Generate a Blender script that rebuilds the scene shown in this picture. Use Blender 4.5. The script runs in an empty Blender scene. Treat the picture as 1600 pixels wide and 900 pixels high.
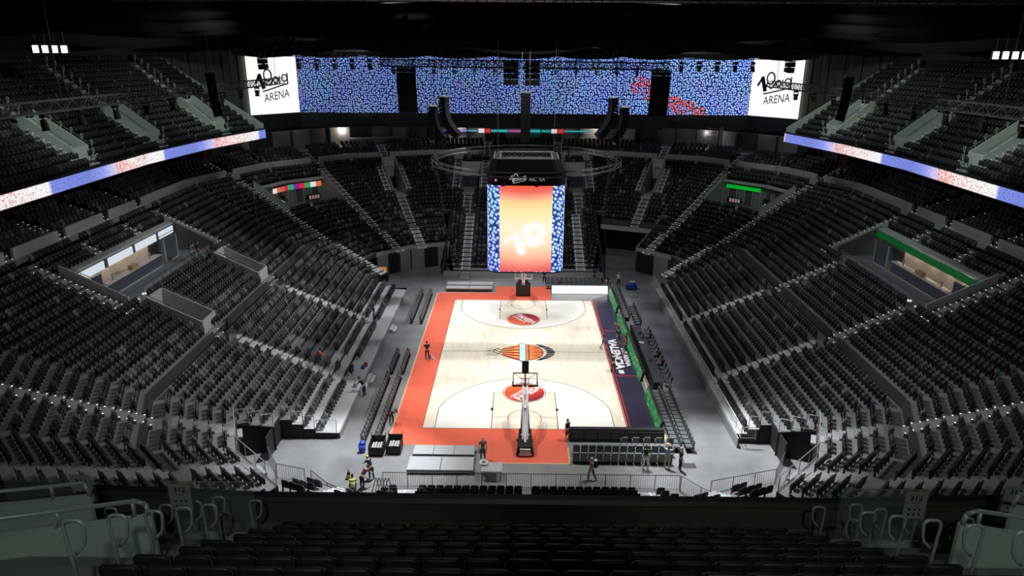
import bpy, bmesh, math, random
import numpy as np
from mathutils import Vector, Matrix
random.seed(7)
S = bpy.context.scene
COL = S.collection
PI = math.pi
# ------------------------------------------------------------------ camera
cam = bpy.data.cameras.new('camera'); camo = bpy.data.objects.new('camera', cam); COL.objects.link(camo)
CP = (-0.595, -60.308, 26.499); YAW, PIT, ROL = 0.00869, -0.32533, 0.00641
cam.sensor_width = 36; cam.lens = 1119.25/1600*36; cam.clip_start = 0.1; cam.clip_end = 400
_f = Vector((-math.sin(YAW)*math.cos(PIT), math.cos(YAW)*math.cos(PIT), math.sin(PIT)))
_r = Vector((math.cos(YAW), math.sin(YAW), 0)); _u = _r.cross(_f)
_r2 = _r*math.cos(ROL)+_u*math.sin(ROL); _u2 = -_r*math.sin(ROL)+_u*math.cos(ROL)
M = Matrix.Identity(4)
for i in range(3):
    M[i][0] = _r2[i]; M[i][1] = _u2[i]; M[i][2] = -_f[i]; M[i][3] = CP[i]
camo.matrix_world = M
S.camera = camo
# ------------------------------------------------------------------ world, exposure
w = bpy.data.worlds.new('world'); S.world = w; w.use_nodes = True
w.node_tree.nodes['Background'].inputs[0].default_value = (0.55, 0.62, 0.7, 1)
w.node_tree.nodes['Background'].inputs[1].default_value = 0.006
S.view_settings.view_transform = 'Standard'; S.view_settings.look = 'None'
S.view_settings.exposure = 0.0; S.view_settings.gamma = 1.0; S.view_settings.use_curve_mapping = False
# ------------------------------------------------------------------ lamps of the lighting rig and added fill lamps
def spot(name, loc, target, power, size_deg, blend=0.5, col=(1, 1, 1), radius=0.35):
    l = bpy.data.lights.new(name, 'SPOT'); l.energy = power; l.spot_size = math.radians(size_deg); l.spot_blend = blend
    l.color = col; l.shadow_soft_size = radius
    o = bpy.data.objects.new(name, l); COL.objects.link(o); o.location = loc
    o.rotation_euler = (Vector(target)-Vector(loc)).to_track_quat('-Z', 'Y').to_euler()
    return o
K = 1.0
for y in (-17, -6, 6, 17):
    for sx in (-1, 1):
        spot('court_spot', (sx*13, y, 29.5), (sx*2.5, y*0.72, 0), 17500*K, 44, 0.6, (1.0, 0.985, 0.96))
# wash on the seats beside the court: right bank reaches the left stand more strongly
for y in (-14, 0, 13):
    spot('stand_spot', (9, y, 29.5), (-19, y*1.1-2, 3), 26000*K, 58, 1.0, (0.95, 0.97, 1.0))
    spot('stand_spot', (-9, y, 29.5), (19, y*1.1-2, 3), 9500*K, 58, 1.0, (0.95, 0.97, 1.0))
spot('floor_spot', (-6, -12, 29.5), (-12.5, -21, 0), 82000*K, 34, 0.9, (0.95, 0.97, 1.0))
spot('floor_spot', (6, -12, 29.5), (14.0, -20, 0), 82000*K, 34, 0.9, (0.95, 0.97, 1.0))
spot('corner_fill_spot', (-2, -10, 29.5), (-21, -19, 3), 13000*K, 42, 1.0, (0.95, 0.98, 1.0))  # added lamps, unseen, to brighten the near corner treads
spot('corner_fill_spot', (2, -10, 29.5), (21, -19, 3), 13000*K, 42, 1.0, (0.95, 0.98, 1.0))
spot('end_spot', (0, 5, 29.5), (0, 34, 4), 8000*K, 85, 1.0, (0.92, 0.95, 1.0))
for sx in (-1, 1):
    for y in (-16, 4, 24):
        spot('fill_spot', (sx*18, y, 29.5), (sx*30, y*1.15, 8), 2300*K, 125, 1.0, (0.92, 0.97, 1.0), 0.5)  # added wide fill, no visible source, lifting the stands overall
# flood banks over the upper side tiers
for sx in (-1, 1):
    spot('flood_lamp', (sx*30, -6, 27.5), (sx*43, 10, 20), 4200*K, 110, 0.9, (0.84, 1.0, 0.9))
    spot('flood_lamp', (sx*30, 18, 27.5), (sx*40, 26, 19), 2400*K, 100, 0.9, (0.84, 1.0, 0.9))
    spot('flood_lamp', (sx*2, -62, 29.5), (sx*8.5, -50.5, 18.0), 1500*K, 62, 0.7, (0.84, 1.0, 0.88))  # unseen lamps behind the camera, brightening the near wall panels
spot('flood_lamp', (0, -30, 30), (0, -52, 18), 900*K, 70, 0.9, (0.9, 1.0, 0.95))  # unseen lamp overhead, aimed back at the near seats

# ------------------------------------------------------------------ helpers
def tag(o, label=None, cat=None, group=None, kind=None):
    if label: o['label'] = label
    if cat: o['category'] = cat
    if group: o['group'] = group
    if kind: o['kind'] = kind
    return o
MATS = {}
def mat(name, col=(0.5, 0.5, 0.5), rough=0.6, metal=0.0, var=0.0, scale=6.0, emis=None, es=1.0, alpha=None, bump=0.0, spec=None):
    if name in MATS: return MATS[name]
    m = bpy.data.materials.new(name); m.use_nodes = True; nt = m.node_tree; b = nt.nodes['Principled BSDF']
    b.inputs['Base Color'].default_value = (*col, 1); b.inputs['Roughness'].default_value = rough; b.inputs['Metallic'].default_value = metal
    if spec is not None: b.inputs['Specular IOR Level'].default_value = spec
    if var > 0 or bump > 0:
        tc = nt.nodes.new('ShaderNodeTexCoord'); n = nt.nodes.new('ShaderNodeTexNoise'); n.inputs['Scale'].default_value = scale; n.inputs['Detail'].default_value = 6
        nt.links.new(tc.outputs['Object'], n.inputs['Vector'])
        if var > 0:
            r = nt.nodes.new('ShaderNodeValToRGB'); r.color_ramp.elements[0].position = 0.3; r.color_ramp.elements[1].position = 0.7
            r.color_ramp.elements[0].color = (*[c*(1-var) for c in col], 1); r.color_ramp.elements[1].color = (*[min(1, c*(1+var)) for c in col], 1)
            nt.links.new(n.outputs['Fac'], r.inputs['Fac']); nt.links.new(r.outputs['Color'], b.inputs['Base Color'])
        if bump > 0:
            bp = nt.nodes.new('ShaderNodeBump'); bp.inputs['Strength'].default_value = bump
            nt.links.new(n.outputs['Fac'], bp.inputs['Height']); nt.links.new(bp.outputs['Normal'], b.inputs['Normal'])
    if emis:
        b.inputs['Emission Color'].default_value = (*emis, 1); b.inputs['Emission Strength'].default_value = es
    if alpha is not None:
        b.inputs['Alpha'].default_value = alpha
    MATS[name] = m
    return m
def mesh_obj(name, V, F, mats, parent=None, mi=None, smooth=False):
    me = bpy.data.meshes.new(name)
    me.from_pydata([tuple(v) for v in V], [], F)
    for m in (mats if isinstance(mats, (list, tuple)) else [mats]): me.materials.append(m)
    if mi is not None: me.polygons.foreach_set('material_index', mi)
    if smooth: me.polygons.foreach_set('use_smooth', [True]*len(me.polygons))
    me.update()
    o = bpy.data.objects.new(name, me); COL.objects.link(o)
    if parent: o.parent = parent
    return o
def empty(name, loc=(0, 0, 0), rz=0.0):
    o = bpy.data.objects.new(name, None); COL.objects.link(o); o.location = loc; o.rotation_euler = (0, 0, rz); o.empty_display_size = 0.2
    return o
class MB:
    def __init__(s): s.V = []; s.F = []; s.M = []
    def poly(s, pts, m=0):
        n = len(s.V); s.V += [tuple(p) for p in pts]; s.F.append(tuple(range(n, n+len(pts)))); s.M.append(m)
    def hexa(s, p, m=0):
        n = len(s.V); s.V += [tuple(q) for q in p]
        for f in ((0, 3, 2, 1), (4, 5, 6, 7), (0, 1, 5, 4), (1, 2, 6, 5), (2, 3, 7, 6), (3, 0, 4, 7)):
            s.F.append(tuple(n+i for i in f)); s.M.append(m)
    def box(s, a, b, m=0):
        (x0, y0, z0), (x1, y1, z1) = a, b
        s.hexa([(x0, y0, z0), (x1, y0, z0), (x1, y1, z0), (x0, y1, z0), (x0, y0, z1), (x1, y0, z1), (x1, y1, z1), (x0, y1, z1)], m)
    def obox(s, c, u, v, hu, hv, z0, z1, m=0):
        c = Vector((c[0], c[1], 0)); u = Vector((u[0], u[1], 0)); v = Vector((v[0], v[1], 0))
        q = [c-u*hu-v*hv, c+u*hu-v*hv, c+u*hu+v*hv, c-u*hu+v*hv]
        s.hexa([(p.x, p.y, z0) for p in q]+[(p.x, p.y, z1) for p in q], m)
    def wall(s, p, q, z0, z1, th=0.1, m=0, z0b=None, z1b=None):
        # upright slab from p to q (2D), bottom z0, top z1; far-end heights may differ
        p = Vector(p[:2]); q = Vector(q[:2]); d = (q-p).normalized(); n = Vector((-d.y, d.x))*th/2
        z0b = z0 if z0b is None else z0b; z1b = z1 if z1b is None else z1b
        a, b, c, e = p-n, q-n, q+n, p+n
        s.hexa([(a.x, a.y, z0), (b.x, b.y, z0b), (c.x, c.y, z0b), (e.x, e.y, z0), (a.x, a.y, z1), (b.x, b.y, z1b), (c.x, c.y, z1b), (e.x, e.y, z1)], m)
    def tube(s, p, q, r=0.02, n=6, m=0, r2=None):
        p = Vector(p); q = Vector(q); d = q-p
        if d.length < 1e-6: return
        d.normalize(); a = d.orthogonal().normalized(); b = d.cross(a); r2 = r if r2 is None else r2
        k = len(s.V)
        for c, rr in ((p, r), (q, r2)):
            for i in range(n):
                t = 2*PI*i/n; s.V.append(tuple(c+a*math.cos(t)*rr+b*math.sin(t)*rr))
        for i in range(n): s.F.append((k+i, k+(i+1) % n, k+n+(i+1) % n, k+n+i)); s.M.append(m)
        s.F.append(tuple(k+i for i in range(n))[::-1]); s.M.append(m); s.F.append(tuple(k+n+i for i in range(n))); s.M.append(m)
    def path(s, pts, r=0.02, n=6, m=0):
        for a, b in zip(pts, pts[1:]): s.tube(a, b, r, n, m)
    def sweep(s, pts, r=0.02, n=10, m=0):
        P_ = [Vector(p) for p in pts]; k0 = len(s.V); N_ = len(P_); a = None
        for i, p in enumerate(P_):
            d = (P_[min(i+1, N_-1)]-P_[max(i-1, 0)]).normalized()
            a = (d.orthogonal() if a is None else a-d*a.dot(d)).normalized(); b = d.cross(a)
            for j in range(n):
                t = 2*PI*j/n; s.V.append(tuple(p+a*math.cos(t)*r+b*math.sin(t)*r))
        for i in range(N_-1):
            for j in range(n): s.F.append((k0+i*n+j, k0+i*n+(j+1) % n, k0+(i+1)*n+(j+1) % n, k0+(i+1)*n+j)); s.M.append(m)
        s.F.append(tuple(k0+j for j in range(n))[::-1]); s.F.append(tuple(k0+(N_-1)*n+j for j in range(n))); s.M += [m, m]
    def prism(s, pts, z0, z1, m=0):
        n = len(s.V); k = len(pts)
        s.V += [(p[0], p[1], z0) for p in pts]+[(p[0], p[1], z1) for p in pts]
        for i in range(k): s.F.append((n+i, n+(i+1) % k, n+k+(i+1) % k, n+k+i)); s.M.append(m)
        s.F.append(tuple(n+i for i in range(k))[::-1]); s.F.append(tuple(n+k+i for i in range(k))); s.M += [m, m]
    def sphere(s, c, r, m=0, seg=8, rings=5):
        c = Vector(c); k = len(s.V)
        s.V.append(tuple(c-Vector((0, 0, r))))
        for j in range(1, rings):
            ph = -PI/2+PI*j/rings
            for i in range(seg):
                t = 2*PI*i/seg; s.V.append(tuple(c+Vector((math.cos(t)*math.cos(ph), math.sin(t)*math.cos(ph), math.sin(ph)))*r))
        s.V.append(tuple(c+Vector((0, 0, r)))); top = len(s.V)-1
        for i in range(seg):
            s.F.append((k, k+1+(i+1) % seg, k+1+i)); s.M.append(m)
            s.F.append((top, top-seg+i, top-seg+(i+1) % seg)); s.M.append(m)
        for j in range(rings-2):
            for i in range(seg):
                a = k+1+j*seg; s.F.append((a+i, a+(i+1) % seg, a+seg+(i+1) % seg, a+seg+i)); s.M.append(m)
    def build(s, name, mats, parent=None, smooth=False):
        return mesh_obj(name, s.V, s.F, mats, parent, s.M, smooth)
def single(mb, name, mats, label, cat, group=None, kind=None, smooth=False):
    return tag(mb.build(name, mats, None, smooth), label, cat, group, kind)
def struct(mb, name, mats, smooth=False):
    return tag(mb.build(name, mats, None, smooth), kind='structure')
def copy_tree(o, parent=None):
    c = o.copy(); COL.objects.link(c)
    if parent: c.parent = parent
    for ch in o.children: copy_tree(ch, c)
    return c
_tc = {}
def text_geo(txt, shear=0.0, bold=0.0):
    k = (txt, shear, bold)
    if k in _tc: return _tc[k]
    cu = bpy.data.curves.new('t', 'FONT'); cu.body = txt; cu.size = 1; cu.align_x = 'CENTER'; cu.align_y = 'CENTER'; cu.shear = shear; cu.offset = bold; cu.resolution_u = 3
    o = bpy.data.objects.new('t', cu); COL.objects.link(o)
    dg = bpy.context.evaluated_depsgraph_get(); me = bpy.data.meshes.new_from_object(o.evaluated_get(dg))
    V = [v.co.copy() for v in me.vertices]; F = [tuple(p.vertices) for p in me.polygons]
    bpy.data.objects.remove(o); bpy.data.curves.remove(cu); bpy.data.meshes.remove(me)
    _tc[k] = (V, F); return V, F
def text_on(mb, txt, o, u, v, w, h, m=0, shear=0.0, bold=0.0, rise=0.0):
    # fit text into width w, height h on the plane (o centre, u right, v up)
    V, F = text_geo(txt, shear, bold)
    xs = [p.x for p in V]; ys = [p.y for p in V]; cx = (min(xs)+max(xs))/2; cy = (min(ys)+max(ys))/2
    sx = w/(max(xs)-min(xs)); sy = h/(max(ys)-min(ys)); o = Vector(o); u = Vector(u); v = Vector(v); k = len(mb.V)
    for p in V:
        a = (p.x-cx)*sx; mb.V.append(tuple(o+u*a+v*((p.y-cy)*sy+rise*a)))
    for f in F: mb.F.append(tuple(k+i for i in f)); mb.M.append(m)
def strokes(mb, lines, width, o, u, v, sc=1.0, m=0):
    o = Vector(o); u = Vector(u); v = Vector(v)
    for L in lines:
        wd = width
        if isinstance(L, tuple): wd, L = L
        for (a, b) in zip(L, L[1:]):
            a = Vector(a); b = Vector(b); d = (b-a).normalized(); n = Vector((-d.y, d.x))*wd/2; e = d*wd*0.3
            mb.poly([o+u*(q.x*sc)+v*(q.y*sc) for q in (a-n-e, b-n+e, b+n+e, a+n-e)], m)
def arc(cx, cy, rx, ry, a0, a1, n=12):
    return [(cx+rx*math.cos(math.radians(a0+(a1-a0)*i/n)), cy+ry*math.sin(math.radians(a0+(a1-a0)*i/n))) for i in range(n+1)]

# ------------------------------------------------------------------ materials
m_conc = mat('concrete_floor', (0.23, 0.235, 0.24), 0.28, var=0.22, scale=0.5, bump=0.02)
m_tread = mat('terrace_concrete', (0.20, 0.205, 0.21), 0.75, var=0.12, scale=1.5)
m_aisle = mat('aisle_concrete', (0.30, 0.305, 0.31), 0.75, var=0.1, scale=2)
m_deck = mat('retractable_deck', (0.62, 0.63, 0.64), 0.45, var=0.06, scale=2)
m_grey = mat('parapet_grey', (0.42, 0.425, 0.43), 0.6, var=0.05, scale=1)
m_dgrey = mat('dark_grey_panel', (0.05, 0.052, 0.058), 0.6, var=0.1, scale=2)
m_black = mat('black_paint', (0.012, 0.012, 0.014), 0.7)
m_cloth = mat('black_masking_cloth', (0.006, 0.0065, 0.0065), 1.0, spec=0.08)
m_blackgloss = mat('black_plastic', (0.014, 0.014, 0.016), 0.4)
m_seat = mat('seat_black', (0.013, 0.0135, 0.015), 0.5)
m_seat2 = mat('seat_charcoal', (0.045, 0.048, 0.052), 0.55)
m_seat3 = mat('seat_grey', (0.12, 0.13, 0.138), 0.6)
m_steel = mat('galvanised_steel', (0.40, 0.42, 0.41), 0.45, metal=0.3)
m_rail = mat('dark_steel_rail', (0.16, 0.165, 0.17), 0.45, metal=0.5)
m_white = mat('white_paint', (0.7, 0.71, 0.72), 0.5)
m_panelw = mat('pale_wall_panel', (0.42, 0.46, 0.43), 0.6, var=0.03, scale=3)
m_glass = mat('clear_glass', (0.6, 0.72, 0.66), 0.05, alpha=0.06)
m_wood = mat('light_wood', (0.62, 0.45, 0.28), 0.5, var=0.12, scale=4)
m_plat = mat('silver_stage_deck', (0.42, 0.44, 0.46), 0.4, var=0.04, scale=3)
m_red = mat('red_floor', (0.82, 0.15, 0.085), 0.33, var=0.03, scale=2)
m_line = mat('black_line', (0.03, 0.03, 0.03), 0.5)
m_light = mat('step_light_glow', (0.5, 0.5, 0.5), 0.5, emis=(0.85, 0.95, 1.0), es=2.2); m_light.cycles.emission_sampling = 'NONE'
m_lamp = mat('flood_lamp_glow', (1, 1, 1), 0.5, emis=(0.95, 1.0, 1.0), es=6)
m_redcap = mat('seat_end_red', (0.11, 0.012, 0.01), 0.5)
def solid(name, c=(0.45, 0.28, 0.14), r=0.6, **k): return mat(name, c, r, **k)

# procedural hardwood
def wood_floor():
    m = bpy.data.materials.new('court_hardwood'); m.use_nodes = True; nt = m.node_tree; b = nt.nodes['Principled BSDF']
    tc = nt.nodes.new('ShaderNodeTexCoord'); mp = nt.nodes.new('ShaderNodeMapping'); mp.inputs['Rotation'].default_value = (0, 0, PI/2)
    br = nt.nodes.new('ShaderNodeTexBrick'); br.inputs['Scale'].default_value = 1.0; br.inputs['Brick Width'].default_value = 1.6; br.inputs['Row Height'].default_value = 0.30
    br.inputs['Mortar Size'].default_value = 0.004; br.inputs['Color1'].default_value = (0.80, 0.70, 0.52, 1); br.inputs['Color2'].default_value = (0.70, 0.55, 0.36, 1); br.inputs['Mortar'].default_value = (0.55, 0.42, 0.28, 1); br.inputs['Bias'].default_value = -0.45
    nt.links.new(tc.outputs['Object'], mp.inputs['Vector']); nt.links.new(mp.outputs['Vector'], br.inputs['Vector'])
    n = nt.nodes.new('ShaderNodeTexNoise'); n.inputs['Scale'].default_value = 0.9; n.inputs['Detail'].default_value = 4
    mp2 = nt.nodes.new('ShaderNodeMapping'); mp2.inputs['Scale'].default_value = (3, 0.5, 1)
    nt.links.new(tc.outputs['Object'], mp2.inputs['Vector']); nt.links.new(mp2.outputs['Vector'], n.inputs['Vector'])
    mx = nt.nodes.new('ShaderNodeMixRGB'); mx.inputs['Color1'].default_value = (0.84, 0.79, 0.68, 1)
    rp = nt.nodes.new('ShaderNodeValToRGB'); rp.color_ramp.elements[0].position = 0.42; rp.color_ramp.elements[1].position = 0.75
    nt.links.new(n.outputs['Fac'], rp.inputs['Fac']); nt.links.new(rp.outputs['Color'], mx.inputs['Fac']); nt.links.new(br.outputs['Color'], mx.inputs['Color2'])
    nt.links.new(mx.outputs['Color'], b.inputs['Base Color']); b.inputs['Roughness'].default_value = 0.3
    return m
m_hard = wood_floor()
m_hardw = mat('court_pale_paint', (0.86, 0.85, 0.80), 0.3, var=0.02, scale=3)

def _math(nt, op, a, b=None):
    n = nt.nodes.new('ShaderNodeMath'); n.operation = op
    for i, x in enumerate((a, b)):
        if x is None: continue
        if isinstance(x, (int, float)): n.inputs[i].default_value = x
        else: nt.links.new(x, n.inputs[i])
    return n.outputs[0]
def bead_screen(name, scale, rot=0.0, red=None, hue=None, strength=1.0, lift=None):
    # a crowd of shiny blue balls shown on an LED screen; coordinates are metres on the screen
    m = bpy.data.materials.new(name); m.use_nodes = True; nt = m.node_tree; b = nt.nodes['Principled BSDF']
    tc = nt.nodes.new('ShaderNodeTexCoord'); mp = nt.nodes.new('ShaderNodeMapping'); mp.inputs['Rotation'].default_value = (0, 0, rot)
    nt.links.new(tc.outputs['UV'], mp.inputs['Vector'])
    vo = nt.nodes.new('ShaderNodeTexVoronoi'); vo.voronoi_dimensions = '2D'; vo.inputs['Scale'].default_value = scale; vo.inputs['Randomness'].default_value = 0.75
    nt.links.new(mp.outputs['Vector'], vo.inputs['Vector'])
    # highlight: shift inside the cell
    sv = nt.nodes.new('ShaderNodeVectorMath'); sv.operation = 'SUBTRACT'; nt.links.new(mp.outputs['Vector'], sv.inputs[0]); nt.links.new(vo.outputs['Position'], sv.inputs[1])
    ad = nt.nodes.new('ShaderNodeVectorMath'); ad.operation = 'SUBTRACT'; nt.links.new(sv.outputs[0], ad.inputs[0]); ad.inputs[1].default_value = (0.10/scale, 0.2/scale, 0)
    ln = nt.nodes.new('ShaderNodeVectorMath'); ln.operation = 'LENGTH'; nt.links.new(ad.outputs[0], ln.inputs[0])
    k = _math(nt, 'MULTIPLY', ln.outputs['Value'], scale)
    r = nt.nodes.new('ShaderNodeValToRGB'); cr = r.color_ramp
    cr.elements[0].position = 0.03; cr.elements[0].color = (0.75, 0.88, 1.0, 1)
    cr.elements[1].position = 0.7; cr.elements[1].color = (0.004, 0.012, 0.05, 1)
    e = cr.elements.new(0.2); e.color = (0.19, 0.30, 0.68, 1); e = cr.elements.new(0.42); e.color = (0.035, 0.07, 0.24, 1)
    nt.links.new(k, r.inputs['Fac']); out = r.outputs['Color']
    no = nt.nodes.new('ShaderNodeTexNoise'); no.inputs['Scale'].default_value = 0.35; nt.links.new(tc.outputs['UV'], no.inputs['Vector'])
    mul = nt.nodes.new('ShaderNodeMixRGB'); mul.blend_type = 'MULTIPLY'; mul.inputs['Fac'].default_value = 0.6; nt.links.new(out, mul.inputs['Color1']); nt.links.new(no.outputs['Color'], mul.inputs['Color2']); out = mul.outputs['Color']
    if red:
        m2 = nt.nodes.new('ShaderNodeMixRGB'); nt.links.new(out, m2.inputs['Color1'])
        r2 = nt.nodes.new('ShaderNodeMixRGB'); r2.blend_type = 'MULTIPLY'; r2.inputs['Fac'].default_value = 1; r2.inputs['Color2'].default_value = (3.2, 0.38, 0.26, 1); nt.links.new(out, r2.inputs['Color1']); nt.links.new(r2.outputs['Color'], m2.inputs['Color2'])
        tot = None
        for (cx, cy, rr) in red:
            dv = nt.nodes.new('ShaderNodeVectorMath'); dv.operation = 'DISTANCE'; nt.links.new(tc.outputs['UV'], dv.inputs[0]); dv.inputs[1].default_value = (cx, cy, 0)
            q = _math(nt, 'LESS_THAN', dv.outputs['Value'], rr)
            tot = q if tot is None else _math(nt, 'MAXIMUM', tot, q)
        nn = nt.nodes.new('ShaderNodeTexWhiteNoise'); nn.noise_dimensions = '2D'; nt.links.new(vo.outputs['Position'], nn.inputs['Vector'])
        tot = _math(nt, 'MULTIPLY', tot, _math(nt, 'GREATER_THAN', nn.outputs['Value'], 0.35))
        nt.links.new(tot, m2.inputs['Fac']); out = m2.outputs['Color']
    if lift:
        sp = nt.nodes.new('ShaderNodeSeparateXYZ'); nt.links.new(tc.outputs['UV'], sp.inputs[0])
        g = nt.nodes.new('ShaderNodeMapRange'); g.inputs[1].default_value = lift[0]; g.inputs[2].default_value = lift[1]; g.inputs[3].default_value = 0.0; g.inputs[4].default_value = lift[2]; nt.links.new(sp.outputs['X'], g.inputs[0])
        m3 = nt.nodes.new('ShaderNodeMixRGB'); m3.blend_type = 'ADD'; nt.links.new(g.outputs[0], m3.inputs['Fac']); nt.links.new(out, m3.inputs['Color1']); nt.links.new(out, m3.inputs['Color2']); out = m3.outputs['Color']
    nt.links.new(out, b.inputs['Emission Color']); b.inputs['Emission Strength'].default_value = strength
    b.inputs['Base Color'].default_value = (0.01, 0.01, 0.01, 1); b.inputs['Roughness'].default_value = 0.5
    return m
def set_uv(o, fn):
    me = o.data; uv = me.uv_layers.new(name='UVMap')
    for li, l in enumerate(me.loops): uv.data[li].uv = fn(me.vertices[l.vertex_index].co)

# ------------------------------------------------------------------ shell: floor, ceiling, outer walls
f = MB(); f.poly([(-60, -62, 0), (60, -62, 0), (60, 66, 0), (-60, 66, 0)]); struct(f, 'floor', m_conc)
f = MB(); f.poly([(-66, -70, 36), (-66, 70, 36), (66, 70, 36), (66, -70, 36)]); struct(f, 'ceiling', m_black)
f = MB(); f.wall((-62, -68), (-62, 66), 0, 36, 0.4); struct(f, 'wall_left', m_black)
f = MB(); f.wall((62, -68), (62, 66), 0, 36, 0.4); struct(f, 'wall_right', m_black)
f = MB(); f.wall((-62, 66), (62, 66), 0, 36, 0.4); struct(f, 'wall_far', m_black)
f = MB(); f.wall((-62, -68), (62, -68), 0, 36, 0.4); struct(f, 'wall_near', m_black)

# ------------------------------------------------------------------ bowl geometry
H = {0: 25.4, 22.5: 30.51, 45: 33.81, 67.5: 34.79, 90: 33.3}
TH = [i*22.5 for i in range(-8, 8)]
def hh(th):
    a = abs(((th+180) % 360)-180); a = min(a, 180-a); return H[a]
def nt_(th):
    a = math.radians(th); return Vector((math.cos(a), math.sin(a))), Vector((-math.sin(a), math.cos(a)))
def P(th, s, d, z=None):
    n, t = nt_(th); p = n*(hh(th)+d)+t*s
    return p if z is None else Vector((p.x, p.y, z))
def ends(th, d):
    n, t = nt_(th); r = []
    for o in (-22.5, 22.5):
        n2, t2 = nt_(th+o); h1 = hh(th)+d; h2 = hh(th+o)+d
        # solve n.p=h1, n2.p=h2
        det = n.x*n2.y-n.y*n2.x; x = (h1*n2.y-h2*n.y)/det; y = (n.x*h2-n2.x*h1)/det
        r.append(t.x*x+t.y*y)
    return r
L_D = lambda n: -9.8+0.8*n
L_Z = lambda n: 0.75+0.345*n
U_D = lambda m: 0.8*m
U_Z = lambda m: 4.75+0.39*m
V_D = lambda v: 14.1+0.95*v
V_Z = lambda v: 11.45+0.33*v
BLK = []   # (tier, theta, s0, s1, r0, r1, mode)
def blk(tier, th, s0, s1, r0, r1, mode): BLK.append((tier, th, min(s0, s1), max(s0, s1), r0, r1, mode))
def sym(tier, th, s0, s1, r0, r1, mode):
    blk(tier, th, s0, s1, r0, r1, mode); blk(tier, 180-th, -s1, -s0, r0, r1, mode)
AW = 0.62
# aisles on the long sides
for y in (-7.3, 5.3):
    sym('L', 0, y-AW, y+AW, -1, 10, 'aisle'); 
sym('U', 0, -7.3-AW, -7.3+AW, 0, 6, 'aisle'); blk('U', 0, 5.3-AW, 5.3+AW, 0, 6, 'aisle')
sym('U', 0, -9.7-AW, -9.7+AW, 7, 15, 'aisle'); sym('U', 0, 9.3-AW, 9.3+AW, 7, 15, 'aisle')
for y in (-3.2, 3.4): sym('U', 0, y-0.5, y+0.5, 13, 15, 'aisle')
for y in (-9.7, -3.2, 3.4, 9.3): sym('V', 0, y-0.5, y+0.5, 0, 3, 'aisle')
# corner aisles
for th, sc in ((22.5, 10.9), (45, 6.5)):
    sym('L', th, sc-AW, sc+AW, 0, 10, 'aisle'); sym('U', th, sc-AW, sc+AW, 0, 15, 'aisle'); sym('V', th, sc-AW, sc+AW, 0, 3, 'aisle')
for th, sc in ((-22.5, -10.9), (-45, -5.6), (-67.5, 0.7)):
    sym('L', th, sc-AW, sc+AW, 0, 10, 'aisle'); sym('U', th, sc-AW, sc+AW, 0, 15, 'aisle'); sym('V', th, sc-AW, sc+AW, 0, 3, 'aisle')
sym('U', 67.5, -1.7-AW, -1.7+AW, 0, 6, 'aisle'); sym('U', 67.5, -1.7-AW, -1.7+AW, 15, 15, 'aisle'); sym('V', 67.5, -1.7-AW, -1.7+AW, 0, 3, 'aisle')
blk('L', 112.5, 1.7-AW, 1.7+AW, 0, 10, 'aisle')
# far corner vomitory on the 67.5 facets
sym('U', 67.5, -1.7-0.95, -1.7+0.95, 7, 14, 'void'); sym('U', 67.5, -1.7-1.9, -1.7-0.95, 7, 14, 'aisle'); sym('U', 67.5, -1.7+0.95, -1.7+1.9, 7, 14, 'aisle')
# far end aisles, vomitories
for x in (-7.0, 7.2): blk('L', -90, x-0.5, x+0.5, 0, 5, 'aisle')
blk('L', -90, -0.15, 0.2, 0, 5, 'seat')
for sx in (-1, 1):
    blk('L', 90, sx*7.0-AW, sx*7.0+AW, 0, 13, 'aisle'); blk('U', 90, sx*7.6-AW, sx*7.6+AW, 2, 6, 'aisle')
    a, b = sorted((sx*6.0, sx*8.8)); blk('U', 90, a, b, 7, 12, 'void')
    a, b = sorted((sx*8.8, sx*10.0)); blk('U', 90, a, b, 7, 15, 'aisle'); a, b = sorted((sx*4.9, sx*6.0)); blk('U', 90, a, b, 7, 15, 'aisle')
    a, b = sorted((sx*4.9, sx*5.9)); blk('V', 90, a, b, 0, 3, 'aisle')
# concession recesses: long sides and far corners
sym('U', 0, -8.7, 8.3, 7, 12, 'void')
sym('U', 22.5, 11.6, 40, 7, 12, 'void'); sym('U', 45, -40, 5.6, 7, 12, 'void')
# left vomitories
blk('U', 180, 5.6, 8.0, 1, 5, 'void'); blk('U', 180, -7.1, -4.9, 1, 5, 'void'); blk('U', 180, -7.1, -4.9, 0, 0, 'aisle'); blk('U', 180, -6.7, -5.5, 6, 6, 'aisle')
# lower rows cut away
blk('L', 67.5, -40, 40, 0, 10, 'void')                       # right tunnel
blk('L', 112.5, -40, 40, 0, 5, 'void'); sym('L', 45, -40, 40, 0, 5, 'void')
sym('L', 22.5, 8.6, 40, 0, 2, 'void'); sym('L', 22.5, 11.6, 40, 3, 5, 'void')
sym('L', -22.5, -40, 40, 0, 2, 'void'); sym('L', -22.5, -40, -9.3, 3, 5, 'void'); sym('L', -45, -40, 40, 0, 5, 'void'); sym('L', -67.5, -40, 40, 0, 2, 'void')
blk('L', 90, -40, -9.6, 0, 13, 'void'); blk('L', 90, 9.6, 40, 0, 13, 'void')
blk('L', 180, 15.6, 40, -1, 2, 'void'); blk('L', 0, -40, -15.6, 0, 2, 'void')
blk('L', 180, 3.4, 5.2, -1, 5, 'seat')
def free(tier, th, r, d, modes):
    lo, hi = ends(th, d); iv = [(lo, hi)]
    for (ti, t2, a, b, r0, r1, mo) in BLK:
        if ti != tier or abs(((t2-th+180) % 360)-180) > 1e-6 or not (r0 <= r <= r1) or mo not in modes: continue
        nv = []
        for (x, y) in iv:
            if b <= x or a >= y: nv.append((x, y)); continue
            if a > x: nv.append((x, a))
            if b < y: nv.append((b, y))
        iv = nv
    return [(x, y) for x, y in iv if y-x > 0.25]
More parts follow.
